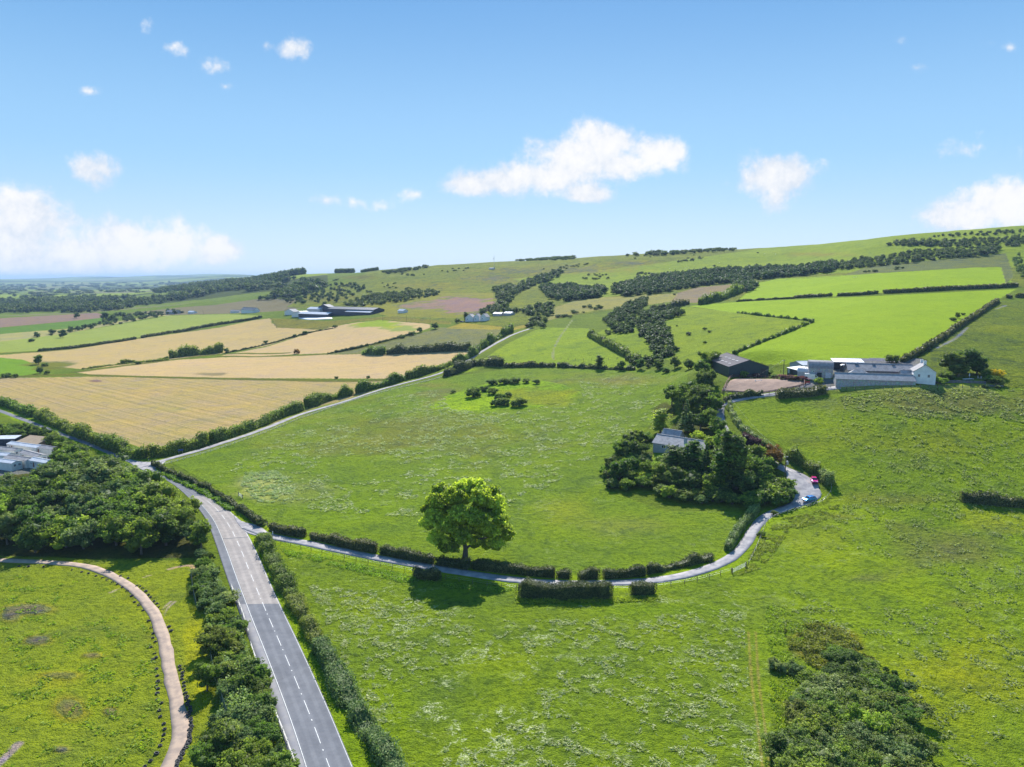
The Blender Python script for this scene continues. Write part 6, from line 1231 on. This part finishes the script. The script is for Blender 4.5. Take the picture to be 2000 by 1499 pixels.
# ================================================================== vehicles
def paintmat(name, col): return simple(name, col, .25, .35, var=.04, coat=1.0)
def vehicle(name, label, front, rear, paint, L=4.3, W=1.78, H=1.5, cat='car'):
    f, b = P(*front), P(*rear); c = (f+b)/2; rz = math.atan2(f.y-b.y, f.x-b.x); r = empty(name, (c.x, c.y, gz(c.x, c.y)+.17), rz, label, cat)
    h = L/2; low = [(-h+.05, .32), (-h, .62), (-h+.08, .92), (-h+.5, 1.0), (h-1.25, .96), (h-.5, .84), (h-.06, .66), (h, .42), (h-.05, .28)]
    B_ = MB(); n = len(low); V = []
    for y, s in ((-W/2, .97), (-W/2+.12, 1.0), (W/2-.12, 1.0), (W/2, .97)):
        for (x, z) in low: V.append((x*(s if abs(y) == W/2 else 1), y, z if z < .5 else z*(s if abs(y) == W/2 else 1)))
    F_ = [(k*n+i, k*n+(i+1) % n, (k+1)*n+(i+1) % n, (k+1)*n+i) for k in range(3) for i in range(n)]+[tuple(range(n-1, -1, -1)), tuple(range(3*n, 4*n))]
    B_.add(V, F_); bo = B_.obj('body', paint, r)
    cab = [(-h+.30, .96), (-h+.62, H-.06), (-.2, H), (.45, H-.05), (h-1.15, .95)]; V = []; n = len(cab)
    for y in (-1, 1):
        for (x, z) in cab: V.append((x, y*(W/2-.08-(z-.95)*.30), z))
    C_ = MB().add(V, [(i, (i+1) % n, n+(i+1) % n, n+i) for i in range(n)]+[tuple(range(n-1, -1, -1)), tuple(range(n, 2*n))]); C_.obj('cabin', paint, r)
    G_ = MB(); G_.add([(.53, -.62, H-.09), (.53, .62, H-.09), (h-1.2, .74, 1.0), (h-1.2, -.74, 1.0)], [(0, 1, 2, 3)]); 
    for q in range(4): G_.v[q] = (G_.v[q][0]+.04, G_.v[q][1], G_.v[q][2]+.03)
    G_.obj('windscreen', M_GLASS, r)
    g2 = MB().add([(-h+.56, -.58, H-.10), (-h+.56, .58, H-.10), (-h+.30, .70, 1.04), (-h+.30, -.70, 1.04)], [(3, 2, 1, 0)]); 
    for q in range(4): g2.v[q] = (g2.v[q][0]-.04, g2.v[q][1], g2.v[q][2]+.01)
    g2.obj('rear_window', M_GLASS, r)
    for s in (-1, 1):
        w2 = MB()
        for (x0, x1, x2, x3) in ((-h+.70, -.35, -.30, -h+.52), (-.22, .36, h-1.50, -.18)):
            yb, yt = s*(W/2-.085), s*(W/2-.08-(H-.12-.95)*.30+.012); w2.add([(x0, yt, H-.12), (x1, yt, H-.12), (x2, yb, 1.03), (x3, yb, 1.03)], [(0, 1, 2, 3)])
        w2.obj('side_window', M_GLASS, r)
        for x in (-h+.78, h-.82):
            ty = MB().tube((x, s*(W/2-.22), .16), (x, s*(W/2+.01), .16), .33, .33, 18).obj('wheel', M_TYRE, r); MB().tube((x, s*(W/2), .16), (x, s*(W/2+.03), .16), .20, .18, 12).obj('rim', M_GALV, ty)
        MB().box((h-.10, s*(W/2-.32), .68), (.12, .42, .15)).obj('headlight', M_FRAME, r); MB().box((-h+.04, s*(W/2-.25), .80), (.08, .28, .2)).obj('tail_light', M_RED, r); MB().box((h-1.35, s*(W/2+.06), 1.02), (.16, .16, .12)).obj('mirror', paint, r)
        if name == 'estate_car': MB().tube((-h+.75, s*.58, H+.04), (.35, s*.58, H+.03), .025, .025, 5).obj('roof_rail', M_GALV, r)
    MB().box((h-.02, 0, .45), (.06, 1.0, .2)).obj('grille', M_TYRE, r); return r
M_RED = simple('lamp_red', (.4, .01, .01), .3)
vehicle('parked_car', 'red car parked on the verge with sun glare on its bonnet', (1592.5,951), (1587.5,934), paintmat('red_paint', (.72, .01, .24)), 4.4, 1.85, 1.55)
vehicle('estate_car', 'bright blue car parked in the lay-by against the fence', (1568,984), (1593,974), paintmat('blue_paint', (.01, .26, .72)), 4.7, 1.85, 1.5)
vehicle('parked_car', 'silver car on the cottage lawn half hidden by trees', (1296,903), (1308,897), paintmat('silver_paint', (.55, .56, .58)), 4.1)
vehicle('parked_car', 'red car parked behind the caravans at the frame edge', (2,883), (16,884), paintmat('dark_red_paint', (.45, .02, .05)))
vehicle('parked_car', 'dark car standing left of the white cottages', (905,630), (899,630.3), paintmat('dark_paint', (.05, .06, .12)))
v0, v1 = P(1571,743), P(1597,743); vr = empty('horse_box', v0, math.atan2(v1.y-v0.y, v1.x-v0.x), 'white box van parked in front of the stone barn', 'van')
MB().prism([(0, .5), (0, 2.75), (.2, 2.9), (4.2, 2.9), (5.2, 2.2), (5.6, 1.3), (5.6, .5)], 'y', 0, 2.1).obj('body', paintmat('white_paint', (.75, .77, .8)), vr); MB().prism([(0, 2.92), (4.15, 2.92), (4.15, 2.99), (0, 2.99)], 'y', .1, 2.0).obj('roof', M_TIN, vr)
MB().add([(4.35, -.02, 2.65), (5.0, -.02, 2.15), (5.1, -.02, 1.6), (4.35, -.02, 1.6)], [(0, 1, 2, 3)]).obj('side_window', M_GLASS, vr); MB().add([(4.3, .15, 2.86), (4.3, 1.95, 2.86), (5.25, 1.95, 2.2), (5.25, .15, 2.2)], [(0, 1, 2, 3)]).obj('windscreen', M_GLASS, vr)
for x in (1.0, 4.6):
    for y in (0, 2.1): ty = MB().tube((x, y-.06, .38), (x, y+.06, .38), .38, .38, 14).obj('wheel', M_TYRE, vr)

# ================================================================== tyres along the dirt track
def lathe(prof, n=20):
    m = MB(); V = [(r*math.cos(6.28319*i/n), r*math.sin(6.28319*i/n), z) for i in range(n) for (r, z) in prof]; k = len(prof)
    return m.add(V, [(i*k+j, ((i+1) % n)*k+j, ((i+1) % n)*k+(j+1) % k, i*k+(j+1) % k) for i in range(n) for j in range(k)])
TY = lathe([(.36, .0), (.40, .05), (.42, .14), (.40, .23), (.36, .28), (.26, .26), (.23, .20), (.23, .08), (.26, .02)]).mesh('tyre', M_TYRE)
tl = [(140,25),(210,28),(320,28),(530,52),(600,68),(650,78),(705,97),(752,110),(785,125),(825,143),(862,157),(897,180),(935,207),(968,243),(987,289),(1020,310),(1050,350),(1092,427),(1108,478),(1125,518),(1122,552),(1140,580),(1108,620),(1135,667),(1120,712),(1145,698),(1148,780),(1155,830),(1160,872),(1148,905),(1160,925),(1155,960),(1155,1005),(1185,1030),(1168,1083),(1177,1130),(1203,1183),(1208,1222),(1203,1262),(1192,1302),(1174,1344),(1147,1402),(1105,1455),(1063,1497)]
tr = [(883,98),(940,113),(1005,170),(1030,175),(1045,188),(1070,210),(1090,235),(1105,253),(1130,283),(1152,300),(1168,325),(1240,470),(1255,500)]
rc = [(1322,760),(1335,830),(1350,905),(1372,985),(1388,1060),(1395,1130),(1400,1200),(1395,1265),(1380,1320),(1352,1375),(1325,1425),(1303,1470),(1290,1530)]
for i in range(len(rc)-1):
    n = 3 if i < 3 else 5
    for k in range(n):
        t = k/n; tr.append((rc[i][0]*(1-t)+rc[i+1][0]*t+random.uniform(-9, 9), rc[i][1]*(1-t)+rc[i+1][1]*t))
def put_tyre(q, lab, grp):
    u, v = q[0]/3.756, 1100+q[1]/3.756; p = P(u, v); o = link('tyre', TY, None, p); tag(o, lab, 'tyre', grp); tl_ = random.random()
    o.rotation_euler = (random.gauss(0, .12) if tl_ < .8 else random.uniform(.5, 1.2), random.gauss(0, .12), random.random()*6); o.scale = (.82,)*3 if random.random() < .8 else (1.0,)*3
for q in tl: put_tyre(q, 'old black tyre lying on the grass on the inner side of the dirt track', 'tyres inside the track bend')
for q in tr: put_tyre(q, 'old black tyre lying along the outer edge of the dirt track', 'tyres on the outer track edge')

# ---- sheep far up the hill, garden furniture
def sheep_mesh():
    m = MB(); iv, jf = ico(); m.add([(x*.55, y*.28, z*.32+.62) for x, y, z in iv], [tuple(f) for f in jf]); m.add([(x*.16+.62, y*.11, z*.13+.80) for x, y, z in iv], [tuple(f) for f in jf])
    for x in (-.32, .32):
        for y in (-.13, .13): m.tube((x, y, 0), (x, y, .45), .045, .06, 5)
    return m.mesh('sheep', simple('fleece', (.72, .69, .62), .95))
SHM = sheep_mesh()
for (u, v) in [(1389,521),(1345,523),(1338,524.5),(1405,514),(1317,526),(1308,526),(1402,515),(1668,543),(1672,542.5),(1494,496),(1515,497),(1322,525.5),(1392,522)]:
    o = link('sheep', SHM, None, P(u, v)); o.rotation_euler[2] = random.random()*6; tag(o, 'white sheep grazing high on the hill pasture', 'sheep', 'sheep on the hill')
g = empty('garden_table', P(1891,742), .2, 'low white garden platform on the farm lawn', 'table'); MB().box((0, 0, .35), (4.6, 1.4, .12)).obj('top', M_FRAME, g)
for x in (-2, 2):
    for y in (-.5, .5): link('leg', MB().tube((0, 0, 0), (0, 0, .3), .06, .06, 6).mesh('leg', M_FRAME), g, (x, y, 0))
g = empty('garden_parasol', P(1893,739), 0, 'folded pale parasol behind the garden platform', 'parasol'); MB().tube((0, 0, 0), (0, 0, 2.2), .04, .04, 6).obj('pole', M_FRAME, g); MB().tube((0, 0, .9), (0, 0, 2.3), .28, .05, 10).obj('canopy', M_FRAME, g)
for (u, v, l) in [(1911,740,'left garden chair by the yellow bush'), (1917,741,'right garden chair by the yellow bush')]:
    g = empty('garden_chair', P(u, v), random.random(), l, 'chair'); MB().box((0, 0, .42), (.6, .6, .08)).obj('seat', M_WOODP, g); MB().box((0, .28, .8), (.6, .06, .7)).obj('backrest', M_WOODP, g)
    for x in (-.25, .25):
        for y in (-.25, .25): link('leg', MB().tube((0, 0, 0), (0, 0, .4), .03, .03, 6).mesh('leg', M_WOODP), g, (x, y, 0))
g = empty('jump_stand', P(1481,745), .3, 'white show-jump pole lying in the riding arena', 'jump'); MB().tube((-1.6, 0, .3), (1.6, 0, .3), .07, .07, 8).obj('pole', M_FRAME, g)
for x in (-1.6, 1.6): link('upright', MB().box((0, 0, .4), (.12, .5, .8)).mesh('upright', M_FRAME), g, (x, 0, 0))
g = empty('picnic_bench', P(1577,750), .2, 'red bench between arena corner and lollipop tree', 'bench'); MB().box((0, 0, .5), (2.6, .5, .08)).obj('seat', M_RED, g); MB().box((0, .25, .9), (2.6, .06, .5)).obj('backrest', M_RED, g)
for x in (-1.1, 1.1): link('leg', MB().box((0, 0, .2), (.1, .45, .5)).mesh('leg', M_RED), g, (x, 0, .03))

# ================================================================== haze
hz = MB().box((0, 15500, 150), (44000, 33000, 0)); hz = MB(); z0, z1 = -60.0, 190.0
hz.box((0, 14500, (z0+z1)/2), (46000, 31000, z1-z0)); m, n, out = mat_new('haze_air'); pv = n.n.new('ShaderNodeVolumePrincipled'); pv.inputs['Color'].default_value = (.48, .70, 1.0, 1); pv.inputs['Density'].default_value = 0.00006; pv.inputs['Anisotropy'].default_value = 0.0
n.l.new(pv.outputs[0], out.inputs['Volume']); tag(hz.obj('haze', m), kind='stuff')
